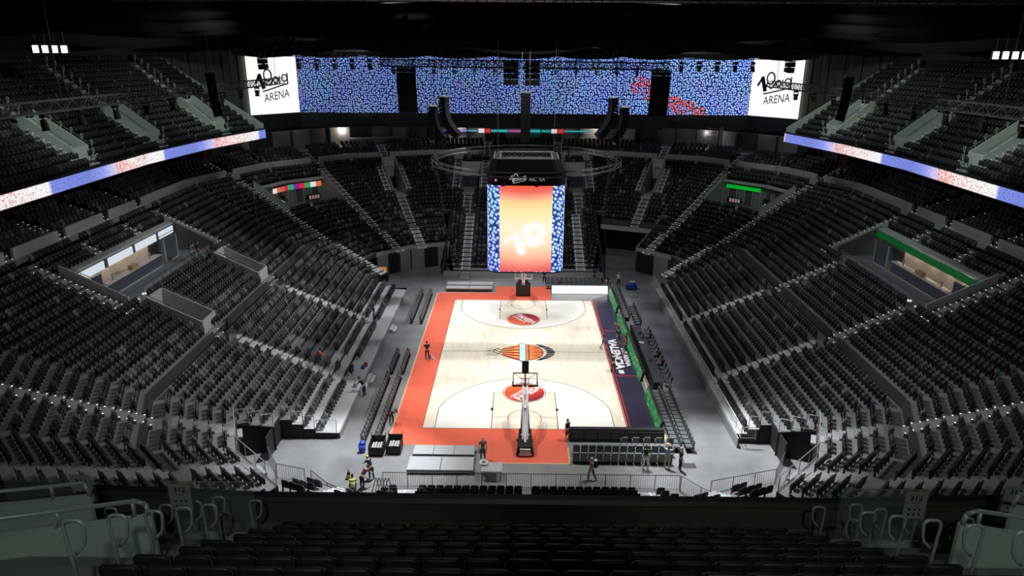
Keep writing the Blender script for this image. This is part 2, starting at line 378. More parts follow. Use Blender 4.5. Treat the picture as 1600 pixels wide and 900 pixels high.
seats = {}      # kind -> list (x,y,z,ang)
seats_all = {'bowl': [], 'tel': [], 'vip': [], 'upper': []}
terr = {'L': MB(), 'U': MB(), 'V': MB()}
lights_mb = MB(); aisle_mb = MB()
def quadlight(p, t, n, w=0.075):
    a = p-t*w/2-n*w/2; b = p+t*w/2-n*w/2; c = p+t*w/2+n*w/2; e = p-t*w/2+n*w/2
    lights_mb.poly([(q.x, q.y, q.z) for q in (a, b, c, e)])
def row(tier, th, r, d, z, zprev, kind, dep=0.8, pitch=0.52, extra_out=0.0, reach=None):
    n2, t2 = nt_(th); n3 = Vector((n2.x, n2.y, 0)); t3 = Vector((t2.x, t2.y, 0))
    di = d-dep+0.1; do = d+0.1+extra_out
    mb = terr[tier]
    lo, hi = ends(th, di); lo2, hi2 = ends(th, do)
    for (a, b) in free(tier, th, r, d, ('void',)):
        l0, h0 = ends(th, d)
        ai = lo if abs(a-l0) < 1e-4 else a; bi = hi if abs(b-h0) < 1e-4 else b
        ao = lo2 if abs(a-l0) < 1e-4 else a; bo = hi2 if abs(b-h0) < 1e-4 else b
        q = [P(th, ai, di, z), P(th, bi, di, z), P(th, bo, do, z), P(th, ao, do, z)]
        k = 1 if (kind == 'tel' and r <= 1) else 0
        mb.poly(q, k)
        g = [Vector((p.x, p.y, zprev-0.05)) for p in q]
        mb.poly([g[0], g[1], q[1], q[0]], 2)                     # riser
        if abs(a-l0) > 1e-4 or True: mb.poly([g[3], g[0], q[0], q[3]], 2)
        mb.poly([g[1], g[2], q[2], q[1]], 2)
    # aisles: half steps and lights
    for (ti, tt, a, b, r0, r1, mo) in BLK:
        if ti != tier or abs(((tt-th+180) % 360)-180) > 1e-6 or not (r0 <= r <= r1) or mo != 'aisle': continue
        if not any(x-0.01 <= a and b <= y+0.01 for x, y in free(tier, th, r, d, ('void',))): continue
        zz = (z+zprev)/2
        c = P(th, (a+b)/2, di-0.19); wd = (b-a)/2-0.06
        ami = 1 if (tier == 'L' and th not in (-22.5, -45, -135, -157.5)) else 0
        if not (tier == 'L' and r == 0 and th == 0): aisle_mb.obox(c, t2, n2, wd, 0.19, zprev+0.002, zz, ami)
        c2 = P(th, (a+b)/2, di+0.2); aisle_mb.obox(c2, t2, n2, wd, 0.2, z-0.05, z+0.012, ami)
        if th in (-45, -135, -67.5, -112.5) or (tier == 'L' and th in (-22.5, -157.5, 0, -180)): continue
        for ss in (a+0.16, b-0.16):
            quadlight(P(th, ss, di+0.08, z+0.02), t3, n3); quadlight(P(th, ss, di-0.3, zz+0.008), t3, n3)
    # seats
    for (a, b) in free(tier, th, r, d, ('void', 'aisle', 'seat')):
        l0, h0 = ends(th, d)
        if abs(a-l0) < 1e-4: a += 0.12
        if abs(b-h0) < 1e-4: b -= 0.12
        k = int((b-a)/pitch)
        if k < 1: continue
        off = (b-a-k*pitch)/2
        for i in range(k):
            p = P(th, a+off+(i+0.5)*pitch, d, z)
            seats_all[kind].append((p.x, p.y, p.z, math.radians(th), 1 if i in (0, k-1) else 0))
for th in TH:
    a = abs(((th+180) % 360)-180)
    nearend = (-112.6 < th < -67)
    for n in range(0, 14 if th == 90 else 11):
        if nearend and n > 5: continue
        kind = 'tel'
        last = (n == 10 and th != 90)
        row('L', th, n, L_D(n), L_Z(n), L_Z(n-1) if n else 0, kind, extra_out=0.85 if last else 0.0)
    if nearend: continue
    for m in range(0, 16):
        if th == 90 and m < 2: continue
        row('U', th, m, U_D(m), U_Z(m), U_Z(m-1) if m else 4.2, 'bowl')
    for v in range(4):
        row('V', th, v, V_D(v), V_Z(v), V_Z(v-1) if v else 11.0, 'vip', dep=0.95, pitch=0.62, extra_out=3.5 if v == 3 else 0)
# the extra lowest row and front deck of the left stand
row('L', -180, -1, -10.9, 0.45, 0, 'tel', dep=1.4, extra_out=0.25)
struct(terr['L'], 'lower_terrace', [m_tread, m_deck, m_dgrey])
struct(terr['U'], 'middle_terrace', [m_tread, m_deck, m_dgrey])
struct(terr['V'], 'box_seat_terrace', [m_tread, m_deck, m_dgrey])
# walkway wall, parapet, suite walls following the polygon
def ring(mb, d, z0, z1, th=0.1, ths=None, m=0, cuts=()):
    for t in (ths or TH):
        lo, hi = ends(t, d); iv = [(lo, hi)]
        for (tt, a, b) in cuts:
            if abs(((tt-t+180) % 360)-180) > 1e-6: continue
            nv = []
            for (x, y) in iv:
                if b <= x or a >= y: nv.append((x, y)); continue
                if a > x: nv.append((x, a))
                if b < y: nv.append((b, y))
            iv = nv
        for a, b in iv: mb.wall(P(t, a, d), P(t, b, d), z0, z1, th, m)
BOWL = [t for t in TH if not (-112.6 < t < -67)]
cutA = [(t, a, b) for (ti, t, a, b, r0, r1, mo) in BLK if ti == 'U' and mo == 'aisle' and r0 == 0]
mb = MB(); ring(mb, -0.8, 4.0, 5.05, 0.12, [t for t in BOWL if t != 90], 0, cutA+[(180, 5.4, 8.2), (180, -7.3, -4.7)]); struct(mb, 'trim_1', m_dgrey)
cutV = [(t, a, b) for (ti, t, a, b, r0, r1, mo) in BLK if ti == 'V' and mo == 'aisle' and r0 == 0]
mb = MB(); ring(mb, 13.0, 10.6, 12.0, 0.22, BOWL, 0, cutV); struct(mb, 'trim_2', m_grey)
# suite walls behind the box seats
m_curtain = mat('dark_red_curtain', (0.10, 0.012, 0.01), 0.8, var=0.4, scale=3)
m_suite = mat('suite_wall', (0.32, 0.30, 0.29), 0.7, var=0.15, scale=0.6)
mb = MB()
for t in BOWL:
    lo, hi = ends(t, 20.4); a = abs(((t+180) % 360)-180); side = a < 23 or a > 157
    k = int((hi-lo)/3.2)+1
    for i in range(k):
        s0 = lo+(hi-lo)*i/k; s1 = lo+(hi-lo)*(i+1)/k
        mb.wall(P(t, s0, 20.4), P(t, s1, 20.4), 12.3, 15.7 if side else 14.9, 0.15, (0 if i % 2 else 2) if side else (1 if i % 3 else 2))
        mb.wall(P(t, s1-0.12, 20.3), P(t, s1+0.12, 20.3), 12.3, 15.7 if side else 14.9, 0.5, 2)
struct(mb, 'wall_suites', [m_curtain, m_suite, m_dgrey])
for (x, y) in ((-27, 49.3), (-10.5, 53.6), (27.2, 49.2), (11.5, 53.6)):
    l = bpy.data.lights.new('suite_downlight', 'POINT'); l.energy = 110; l.color = (1, 0.9, 0.82); l.shadow_soft_size = 0.1
    o = bpy.data.objects.new('suite_downlight', l); COL.objects.link(o); o.location = (x, y-1.2, 14.5)

# ------------------------------------------------------------------ upper side tiers
up = MB(); up_al = MB(); HOOPS = []
def side_tier(sx):
    pts = [Vector((36.4, -36)), Vector((36.25, 8)), Vector((34.9, 18.6)), Vector((32.1, 29.2))]
    D = [(b-a).normalized() for a, b in zip(pts, pts[1:])]; N = [Vector((d.y, -d.x)) for d in D]
    def off(o):
        r = []
        for i, p in enumerate(pts):
            if i == 0: r.append(p+N[0]*o)
            elif i == len(pts)-1: r.append(p+N[-1]*o)
            else:
                b = (N[i-1]+N[i]).normalized(); r.append(p+b*(o/b.dot(N[i])))
        return r
    B = [(0, 36+1.4, 1.1), (1, 4.7, 1.1), (2, 5.2, 1.1), (0, 36-13, 1.1)]   # vomitory centres
    def w3(p, z): return Vector((sx*p.x, p.y, z))
    for r in range(16):
        z = 16.45+0.53*r; zp = z-0.53; o = 0.35+0.82*(r+1)
        A = off(o-0.75 if r else 0.1); Bo = off(o+0.1)
        for i in range(3):
            d = D[i]; base = pts[i]
            for side in (0,):
                def sv(p): return (p-base).dot(d)
                lo = sv(A[i]); hi = sv(A[i+1]); lo2 = sv(Bo[i]); hi2 = sv(Bo[i+1]); n = N[i]; da = (A[i]-base).dot(n); db = (Bo[i]-base).dot(n)
                voids = [(c-h, c+h) for (k, c, h) in B if k == i and 2 <= r <= 6]
                ais = [(c-0.6, c+0.6) for (k, c, h) in B if k == i and (r < 2 or r > 6)]+[q for (k, c, h) in B if k == i and 2 <= r <= 6 for q in ((c-h-0.9, c-h), (c+h, c+h+0.9))]
                def cut(iv, cs):
                    for (a, b) in cs:
                        nv = []
                        for (x, y) in iv:
                            if b <= x or a >= y: nv.append((x, y)); continue
                            if a > x: nv.append((x, a))
                            if b < y: nv.append((b, y))
                        iv = nv
                    return iv
                for (a, b) in cut([(lo, hi)], voids):
                    a2 = lo2 if a == lo else a; b2 = hi2 if b == hi else b
                    q = [base+d*a+n*da, base+d*b+n*da, base+d*b2+n*db, base+d*a2+n*db]; T = [w3(p, z) for p in q]; G = [w3(p, zp-0.05) for p in q]
                    up.poly(T, 0)
                    for j in range(4):
                        if j != 2: up.poly([G[j], G[(j+1) % 4], T[(j+1) % 4], T[j]], 1)
                ds = (off(o)[i]-base).dot(n); l3 = sv(off(o)[i]); h3 = sv(off(o)[i+1])
                for (a, b) in cut([(l3+0.1, h3-0.1)], voids+ais):
                    k = int((b-a)/0.52)
                    if k < 1: continue
                    of = (b-a-k*0.52)/2
                    for j in range(k):
                        p = base+d*(a+of+(j+0.5)*0.52)+n*ds
                        ang = math.atan2(n.y, n.x*sx)
                        seats_all['upper'].append((sx*p.x, p.y, z, ang, 1 if j in (0, k-1) else 0))
                for (a, b) in ais:
                    c = base+d*(a+b)/2+n*(da-0.2); dd = Vector((sx*d.x, d.y)); nn = Vector((sx*n.x, n.y)); cc = (sx*c.x, c.y)
                    if r: up_al.obox(cc, dd, nn, (b-a)/2-0.03, 0.2, zp+0.002, (z+zp)/2)
                    c = base+d*(a+b)/2+n*(da+0.2); up_al.obox((sx*c.x, c.y), dd, nn, (b-a)/2-0.03, 0.2, z-0.04, z+0.012)
                    if r > 0 and (r < 2 or r > 6): HOOPS.append((w3(base+d*(b+0.02)+n*(da+0.1), z), sx, i, r, math.atan2(dd.y, dd.x)))
                    if 1 < r < 7: HOOPS.append((w3(base+d*(b if b-a > 1 else (a if a < (lo+hi)/2 and False else b))+n*(da+0.1), z), sx, i, r, math.atan2(dd.y, dd.x)))
                    if r > 0:
                        for ss in (a+0.12, b-0.12):
                            p = base+d*ss+n*(da+0.06); quadlight(w3(p, z+0.02), Vector((dd.x, dd.y, 0)), Vector((nn.x, nn.y, 0)), 0.06)
                            p = base+d*ss+n*(da-0.32); quadlight(w3(p, (z+zp)/2+0.01), Vector((dd.x, dd.y, 0)), Vector((nn.x, nn.y, 0)), 0.06)
    # vomitory walls
    for (i, c, h) in B:
        v = MB(); base = pts[i]; d = D[i]; n = N[i]
        o0 = 0.35+0.82*3-0.8; o1 = 0.35+0.82*8-0.75
        def q(s, o): p = base+d*s+n*o; return (sx*p.x, p.y)
        z0 = 16.45+0.53*1; z1 = 16.45+0.53*7
        for s in (c-h, c+h):
            v.wall(q(s, o0), q(s, o1), z0-0.6, z0+1.15, 0.16, 0, z1-3.6, z1+0.95)
            a = q(s, o0); b = q(s, o1); v.tube((a[0], a[1], z0+1.45), (b[0], b[1], z1+1.25), 0.03, 6, 2)
            for f_ in (0.05, 0.5, 0.95):
                g = [a[k]+(b[k]-a[k])*f_ for k in (0, 1)]; zz = z0+1.15+(z1+0.95-z0-1.15)*f_; v.tube((g[0], g[1], zz), (g[0], g[1], zz+0.32), 0.02, 5, 2)
        v.wall(q(c-h, o0), q(c+h, o0), z0-0.6, z0+1.15, 0.16)
        v.wall(q(c-h, o1), q(c+h, o1), z0-0.6, z1+0.3, 0.16)
        p = [q(c-h, o0), q(c+h, o0), q(c+h, o1), q(c-h, o1)]; v.poly([(a, b, z0-0.5) for a, b in p], 1)
        o = v.build('vomitory_enclosure', [m_panelw, m_dgrey, m_rail])
        tag(o, kind='structure')
    # end parapet, soffit, back wall, ribbon
    e = MB(); a = off(0.0)[-1]; b = off(14.0)[-1]
    e.wall((sx*a.x, a.y), (sx*b.x, b.y), 15.6, 17.3, 0.2, 0, 24, 25.1)
    o = off(0.0); o2 = off(14.2)
    for i in range(3):
        e.poly([w3(o[i], 15.6), w3(o[i+1], 15.6), w3(o2[i+1], 16.0), w3(o2[i], 16.0)], 1)
        e.wall((sx*o[i].x, o[i].y), (sx*o[i+1].x, o[i+1].y), 15.5, 16.78, 0.3, 1)
        e.wall((sx*o2[i].x, o2[i].y), (sx*o2[i+1].x, o2[i+1].y), 15.6, 36, 0.3, 1)
    struct(e, 'wall_upper_tier_'+('right' if sx > 0 else 'left'), [m_panelw, m_black])
    return off
offR = side_tier(1); offL = side_tier(-1)
struct(up, 'upper_terrace', [m_tread, m_dgrey])
AIS = struct(aisle_mb, 'lower_aisle_steps', [m_aisle, m_deck]); AIS2 = struct(up_al, 'upper_aisle_steps', [m_aisle])
o = lights_mb.build('step_light', [m_light], AIS); tag(o, kind='stuff')

# ribbon boards ------------------------------------------------------
def ribbon_mat():
    m = bpy.data.materials.new('ribbon_screen'); m.use_nodes = True; nt = m.node_tree; b = nt.nodes['Principled BSDF']
    tc = nt.nodes.new('ShaderNodeTexCoord'); sp = nt.nodes.new('ShaderNodeSeparateXYZ'); nt.links.new(tc.outputs['UV'], sp.inputs[0])
    per = _math(nt, 'FRACT', _math(nt, 'DIVIDE', sp.outputs['X'], 17.5))
    r = nt.nodes.new('ShaderNodeValToRGB'); cr = r.color_ramp
    stops = [(0.0, (0.85, 0.88, 1)), (0.02, (0.22, 0.28, 0.85)), (0.30, (0.20, 0.26, 0.75)), (0.42, (0.30, 0.36, 0.95)), (0.5, (0.62, 0.6, 1.0)), (0.56, (0.95, 0.72, 0.72)), (0.66, (1, 0.93, 0.92)), (0.995, (1, 0.98, 1))]
    cr.elements[0].position = 0; cr.elements[0].color = (*stops[0][1], 1); cr.elements[1].position = 1; cr.elements[1].color = (1, 1, 1, 1)
    for p_, c in stops[1:]:
        e = cr.elements.new(p_); e.color = (*c, 1)
    nt.links.new(per, r.inputs['Fac'])
    vo = nt.nodes.new('ShaderNodeTexVoronoi'); vo.voronoi_dimensions = '2D'; vo.inputs['Scale'].default_value = 6.5; nt.links.new(tc.outputs['UV'], vo.inputs['Vector'])
    wn = nt.nodes.new('ShaderNodeTexNoise'); wn.inputs['Scale'].default_value = 3.0; nt.links.new(tc.outputs['UV'], wn.inputs['Vector'])
    # speckle on the blue part
    spk = _math(nt, 'ADD', _math(nt, 'MULTIPLY', vo.outputs['Distance'], -0.6), 1.15)
    m1 = nt.nodes.new('ShaderNodeMixRGB'); m1.blend_type = 'MULTIPLY'; m1.inputs['Fac'].default_value = 1; nt.links.new(r.outputs['Color'], m1.inputs['Color1']); nt.links.new(spk, m1.inputs['Color2'])
    # red dots on the pale part
    band = _math(nt, 'MULTIPLY', _math(nt, 'GREATER_THAN', per, 0.54), _math(nt, 'LESS_THAN', per, 0.93))
    fade = _math(nt, 'SUBTRACT', 0.55, _math(nt, 'MULTIPLY', _math(nt, 'SUBTRACT', per, 0.54), 1.25))
    wv = nt.nodes.new('ShaderNodeTexWhiteNoise'); wv.noise_dimensions = '2D'; nt.links.new(vo.outputs['Position'], wv.inputs['Vector'])
    dots = _math(nt, 'MULTIPLY', band, _math(nt, 'LESS_THAN', wv.outputs['Value'], fade))
    dots = _math(nt, 'MULTIPLY', dots, _math(nt, 'LESS_THAN', vo.outputs['Distance'], 0.5))
    m2 = nt.nodes.new('ShaderNodeMixRGB'); nt.links.new(m1.outputs['Color'], m2.inputs['Color1']); m2.inputs['Color2'].default_value = (0.85, 0.1, 0.06, 1); nt.links.new(_math(nt, 'MULTIPLY', dots, 0.8), m2.inputs['Fac'])
    nt.links.new(m2.outputs['Color'], b.inputs['Emission Color']); b.inputs['Emission Strength'].default_value = 1.0
    b.inputs['Base Color'].default_value = (0.01, 0.01, 0.01, 1)
    return m
m_ribbon = ribbon_mat()
for sx, off, nm in ((1, offR, 'right'), (-1, offL, 'left')):
    mb = MB(); pts = off(-0.2); uvs = []; acc = 0; L = [0]
    for a, b in zip(pts, pts[1:]): acc += (b-a).length; L.append(acc)
    k = 0
    for i in range(3):
        a, b = pts[i], pts[i+1]
        mb.wall((sx*a.x, a.y), (sx*b.x, b.y), 15.62, 16.62, 0.06)
    o = single(mb, 'ribbon_screen', [m_ribbon], 'long lit ribbon screen along the front of the %s upper tier' % nm, 'screen')
    def uvf(co, sx=sx):
        p = Vector((abs(co.x), co.y)); best = None
        for i in range(3):
            a, b = pts[i], pts[i+1]; d = (b-a).normalized(); s = (p-a).dot(d); e = abs((p-a).dot(Vector((-d.y, d.x))))
            if -0.2 <= s <= (b-a).length+0.2 and (best is None or e < best[0]): best = (e, L[i]+s)
        ss = best[1] if best else 0
        return ((L[-1]-ss) if sx > 0 else (ss-46.5+52.5), co.z)
    set_uv(o, uvf)
    c = MB()
    for i in range(3):
        a, b = pts[i], pts[i+1]; c.wall((sx*(a.x+0.05), a.y), (sx*(b.x+0.05), b.y), 16.63, 16.78, 0.3)
    c.build('top_casing', [m_blackgloss], o)

# ------------------------------------------------------------------ end screen
m_beads = bead_screen('bead_picture', 3.1, red=[(17.2, 21.2, 1.3), (19, 20.3, 1.5), (20.4, 19.2, 1.2), (22.7, 18.4, 1.2), (24.5, 17.6, 1.6), (26.5, 17.0, 1.2)], strength=1.35, lift=(-5, 36, 1.0))
m_scrw = mat('lit_white_screen', (0.1, 0.1, 0.1), 0.5, emis=(1, 1, 1), es=1.0)
scr = empty('end_screen', (0, 51, 16.85)); tag(scr, 'huge wide screen at the far end showing a crowd of blue balls', 'screen')
mb = MB(); mb.box((-34, 51, 16.85), (34, 51.3, 25.8)); o = mb.build('picture_panel', [m_beads]); set_uv(o, lambda c: (c.x, c.z)); o.parent = scr; o.matrix_parent_inverse = Matrix.Translation((0, -51, -16.85))
def logo(mb, o, u, v, sc, m=0):
    s = sc
    strokes(mb, [(0.34, [(-2.0, -0.35), (-1.25, 0.9)]), (0.62, [(-1.3, 0.75), (-0.75, -1.05)]), (0.26, [(-0.75, -1.05), (-0.55, -0.3)]),
                 (0.24, arc(0.05, 0.75, 0.62, 0.85, -120, 60, 10)), (0.22, arc(0.05, 0.75, 0.62, 0.85, 60, 240, 10)), (0.22, [(-0.45, 0.1), (-0.55, -0.35), (0.3, -0.75), (0.95, 0.15)])], 0.2, o, u, v, s, m)
    strokes(mb, [arc(1.35, 0.05, 0.4, 0.45, 0, 360, 14), [(2.0, -0.3), (2.0, 0.55)], arc(2.85, 0.3, 0.45, 0.5, 0, 360, 14), (0.2, [(3.35, 1.0), (3.35, -0.55), (2.1, -0.85), (-0.2, -1.45)]),
                 [(-0.9, -1.6), (-0.2, -1.45)]], 0.2, o, u, v, s, m)
for sx in (-1, 1):
    a = Vector((sx*34, 51)); b = Vector((sx*39.35, 45.35)); d = (b-a).normalized(); n = Vector((-d.y*sx, d.x*sx)); n = n if n.y < 0 else -n
    mb = MB(); mb.wall(a, b, 16.85, 25.3, 0.2); o = mb.build('white_panel', [m_scrw]); o.parent = scr; o.matrix_parent_inverse = Matrix.Translation((0, -51, -16.85)); o['label'] = 'white lit panel carrying the arena name'
    c = (a+b)/2+n*0.13; u = d if sx > 0 else -d; u3 = Vector((u.x, u.y, 0)); v3 = Vector((0, 0, 1))
    t = MB(); sc = 0.95; ox = Vector((c.x, c.y, 21.6))-u3*0.9
    logo(t, ox, u3, v3+u3*0.0, sc)
    text_on(t, 'ARENA', Vector((c.x, c.y, 19.45))+u3*0.35, u3, v3, 4.1, 1.15, 0, shear=0.0, rise=0.17)
    q = t.build('lettering', [solid('screen_lettering', (0.01, 0.01, 0.01))], o)
mb = MB(); mb.wall((-34, 51.1), (34, 51.1), 14.7, 16.8, 0.4); mb.wall((34, 51.1), (39.5, 45.4), 14.7, 16.8, 0.4); mb.wall((-34, 51.1), (-39.5, 45.4), 14.7, 16.8, 0.4)
mb.poly([(-39.5, 45.4, 14.7), (-34, 51, 14.7), (-34, 60, 14.7), (-52, 50, 14.7)]); mb.poly([(39.5, 45.4, 14.7), (34, 51, 14.7), (34, 60, 14.7), (52, 50, 14.7)]); mb.poly([(-34, 51, 14.7), (34, 51, 14.7), (34, 60, 14.7), (-34, 60, 14.7)])
struct(mb, 'wall_end_fascia', [m_dgrey])
# ribbed walls between the end screen and the upper tiers
for sx in (-1, 1):
    mb = MB(); a = Vector((sx*39.8, 45.8)); b = Vector((sx*50, 33.0)); k = 14
    for i in range(k):
        p = a.lerp(b, i/k); q = a.lerp(b, (i+0.9)/k); mb.wall(p, q, 13, 34, 0.3 if i % 2 else 0.5, 0)
    mb.wall(a+Vector((0, 0.4)), b+Vector((0, 0.4)), 13, 34, 0.2, 1)
    struct(mb, 'wall_far_corner_'+('right' if sx > 0 else 'left'), [mat('ribbed_wall_panel', (0.10, 0.11, 0.085), 0.7, var=0.1), m_black])
# coloured strip under the end screen
stripc = [((0.10, 0.07, 0.35), 1.6), ((0.25, 0.2, 0.75), 2.2), ((0.1, 0.45, 0.5), 1.5), ((0.9, 0.85, 0.85), 0.9), ((0.8, 0.03, 0.03), 0.8), ((0.03, 0.4, 0.42), 2.6), ((0.35, 0.1, 0.25), 2.2), ((0.03, 0.4, 0.42), 2.6), ((0.02, 0.3, 0.25), 1.5), ((0.9, 0.85, 0.85), 0.9), ((0.8, 0.03, 0.03), 0.8), ((0.05, 0.4, 0.4), 4.2)]
mb = MB(); ms = []; x = -12.6
for i, (c, wd) in enumerate(stripc):
    ms.append(mat('strip_%d' % i, (0.01, 0.01, 0.01), emis=c, es=0.8)); h = 0.62 if i in (3, 4, 9, 10) else (0.4 if i not in (0, 1, 2, 11) else 0.2)
    mb.box((x, 52.9, 14.05-h/2), (x+wd, 53.0, 14.05+h/2), i); x += wd+0.12
single(mb, 'strip_screen', ms, 'thin coloured strip screen over the bar under the end screen', 'screen')

# ------------------------------------------------------------------ concession recesses
m_bar = mat('counter_front', (0.07, 0.08, 0.10), 0.35); m_bartop = mat('counter_top', (0.5, 0.45, 0.40), 0.4)
m_back = mat('warm_back_wall', (0.55, 0.45, 0.36), 0.6); m_pol = mat('polished_concrete', (0.2, 0.21, 0.215), 0.12, var=0.1, scale=1)
m_signw = mat('lit_white_sign', (0.1, 0.1, 0.1), emis=(0.75, 0.85, 0.95), es=0.8); m_signg = mat('lit_green_sign', (0.01, 0.03, 0.01), emis=(0.0, 0.055, 0.01), es=1.0)
m_dwall = mat('dark_side_wall', (0.10, 0.10, 0.105), 0.7, var=0.1, scale=3)
def recess_side(sx):
    th = 0 if sx > 0 else 180
    S_ = (lambda y: y) if sx > 0 else (lambda y: -y)
    x0 = 31.0; x1 = 35.15; y0 = -8.7; y1 = 8.3; zf = U_Z(6)+0.03; zt = U_Z(13)
    X = lambda x: sx*x
    mb = MB()
    def bx(xa, ya, za, xb, yb, zb, m=0):
        a, b = sorted((X(xa), X(xb))); mb.box((a, ya, za), (b, yb, zb), m)
    bx(x0-0.6, y0, zf-0.1, x1, y1, zf, 0)                      # floor
    bx(x1, y0, zf-0.1, x1+0.15, y1, zt+0.05, 1)                # rear wall
    bx(x1-0.55, y0, zt-0.1, x1+0.25, y1, zt+0.12, 2)           # roof edge
    for (yy, hgt) in ((y0, 1.0), (y1, 1.0)):
        mb.wall((X(x0-0.5), yy), (X(x1+0.3), yy), zf-0.3, zf+0.95, 0.18, 2, zf-0.3, zt+0.75)
        mb.wall((X(x0-0.1), yy+(0.1 if yy < 0 else -0.1)), (X(x1-0.3), yy+(0.1 if yy < 0 else -0.1)), zf+0.02, zf+0.85, 0.04, 1, zf+0.02, zt+0.3)
        mb.tube((X(x0-0.5), yy, zf+1.15), (X(x1+0.3), yy, zt+0.95), 0.03, 6, 3)
        for f_ in (0.02, 0.35, 0.68, 0.98):
            zz = zf+0.95+(zt+0.75-zf-0.95)*f_; mb.tube((X(x0-0.5+(x1-x0+0.8)*f_), yy, zz), (X(x0-0.5+(x1-x0+0.8)*f_), yy, zz+0.22), 0.018, 5, 3)
    o = mb.build('wall_recess_'+('right' if sx > 0 else 'left'), [m_pol, m_dwall, m_grey, m_rail]); tag(o, kind='structure')
    # kiosk
    k = empty('concession_kiosk', (X(x1-0.6), 0, zf)); nm = 'right' if sx > 0 else 'left'
    tag(k, 'food and drink kiosk with dark counter under a %s sign band, %s stand' % ('dark green' if sx > 0 else 'white lit', nm), 'kiosk')
    def part(name, mats, boxes, lab=None):
        m_ = MB()
        for (xa, ya, za, xb, yb, zb, mi) in boxes:
            a, b = sorted((X(xa)-k.location.x, X(xb)-k.location.x)); m_.box((a, ya, za), (b, yb, zb), mi)
        o_ = m_.build(name, mats, k)
        if lab: o_['label'] = lab
        return o_
    part('counter', [m_bar, m_bartop, m_grey], [(x1-1.75, -6.6, 0, x1-1.15, 2.6, 1.02, 0), (x1-1.82, -6.7, 1.02, x1-1.1, 2.7, 1.08, 1), (x1-1.77, -6.62, 0, x1-1.74, 2.62, 0.08, 2)])
    part('back_wall', [m_back], [(x1-0.12, -7, 0.02, x1-0.02, 3.6, 2.5, 0)], 'warm lit back wall')
    part('side_panel', [m_bar, m_grey], [(x1-1.7, 3.6, 0, x1-1.62, 6.0, 2.2, 0), (x1-1.72, 3.55, 0, x1-1.6, 3.65, 2.2, 1), (x1-1.72, 5.95, 0, x1-1.6, 6.05, 2.2, 1), (x1-1.72, 3.55, 0, x1-1.6, 6.05, 0.06, 1)])
    part('side_panel', [m_bar], [(x1-1.7, -8.5, 0, x1-1.62, -6.8, 2.2, 0)])
    if sx > 0:
        part('sign_band', [m_signg, m_dgrey], [(x1-0.75, y0+0.2, 2.0, x1-0.62, y1-0.2, 2.62, 0)], 'dark green lit sign band')
    else:
        part('sign_band', [m_signw, m_dgrey], [(x1-0.76, -8.3, 1.95, x1-0.66, -4.6, 2.6, 0), (x1-0.76, -3.9, 1.95, x1-0.66, -0.1, 2.6, 0), (x1-0.76, 0.5, 1.95, x1-0.66, 4.2, 2.6, 0), (x1-0.76, 4.8, 2.2, x1-0.66, 7.6, 2.6, 0), (x1-0.76, 4.8, 1.95, x1-0.66, 7.6, 2.08, 0), (x1-0.64, y0+0.2, 1.9, x1-0.6, y1-0.2, 2.65, 1)], 'white lit sign panels on a dark band')
    part('wall_sign', [solid('red_sign', (0.7, 0.03, 0.02))], [(x1-0.16, 2.0, 1.75, x1-0.12, 2.5, 2.2, 0)], 'small red square sign')
    part('monitor', [m_blackgloss], [(x1-0.3, 6.7, 1.75, x1-0.2, 7.7, 2.3, 0)], 'black wall monitor')
    # things on the counter
    for i, (yy, kind) in enumerate(((-4.9, 0), (-1.5, 1), (1.2, 0))):
        b_ = MB(); bx_ = X(x1-1.45)
        if kind == 0:
            b_.tube((bx_, yy, zf+1.085), (bx_, yy, zf+1.5), 0.07, 8, 0); b_.tube((bx_, yy-0.18, zf+1.5), (bx_, yy+0.18, zf+1.5), 0.05, 6, 0); b_.tube((bx_, yy, zf+1.5), (bx_, yy, zf+1.62), 0.09, 8, 0)
            single(b_, 'beer_tap', [m_steel], 'steel beer tap on the %s kiosk counter, %s of the counter' % (nm, 'near end' if yy < -3 else 'far end'), 'tap')
        else:
            b_.box((bx_-0.2, yy-0.7, zf+1.085), (bx_+0.2, yy+0.1, zf+1.42)); b_.box((bx_-0.22, yy-0.72, zf+1.42), (bx_+0.22, yy+0.12, zf+1.45)); b_.box((bx_-0.1, yy+0.3, zf+1.085), (bx_+0.1, yy+0.55, zf+1.3))
            single(b_, 'cardboard_box', [solid('cardboard', (0.45, 0.28, 0.14))], 'brown cardboard boxes on the %s kiosk counter' % nm, 'box')
    for yy in (-6.0, -3.6, -1.2, 1.2, 3.2):
        l = bpy.data.lights.new('kiosk_lamp', 'POINT'); l.energy = 26; l.color = (1, 0.84, 0.66); l.shadow_soft_size = 0.06
        o = bpy.data.objects.new('kiosk_lamp', l); COL.objects.link(o); o.location = (X(x1-0.45), yy, zf+2.2)
    # glass front rail
    g = MB(); xr = x0-0.48
    for yy in np.arange(-6.4, 6.5, 1.6): g.tube((X(xr), yy, zf), (X(xr), yy, zf+1.0), 0.022, 5, 0)
    g.tube((X(xr), -6.4, zf+1.02), (X(xr), 6.4, zf+1.02), 0.03, 6, 0)
    r_ = single(g, 'glass_balustrade', [m_rail], 'low glass balustrade along the front of the %s kiosk recess' % nm, 'railing')
    g = MB(); g.wall((X(xr), -6.4), (X(xr), 6.4), zf+0.08, zf+0.95, 0.012); g.build('glass_pane', [m_glass], r_)
    for i, (yy, dx) in enumerate(((-7.9, 0.2), (-6.6, 0.35), (-5.2, 0.5), (-3.7, 0.3))):   # glowing discs painted as lights reflected in the floor
        q = MB(); q.tube((X(x0+dx-0.3), yy, zf), (X(x0+dx-0.3), yy, zf+0.04), 0.16, 10); 
        single(q, 'floor_reflection_disc', [mat('warm_floor_reflection', (0.2, 0.2, 0.2), emis=(1, 0.9, 0.7), es=1.6)], 'round warm white reflection in the recess floor, %s of four on the %s' % (['nearest the camera', 'second', 'third', 'farthest'][i], nm), 'light', 'recess floor reflections')
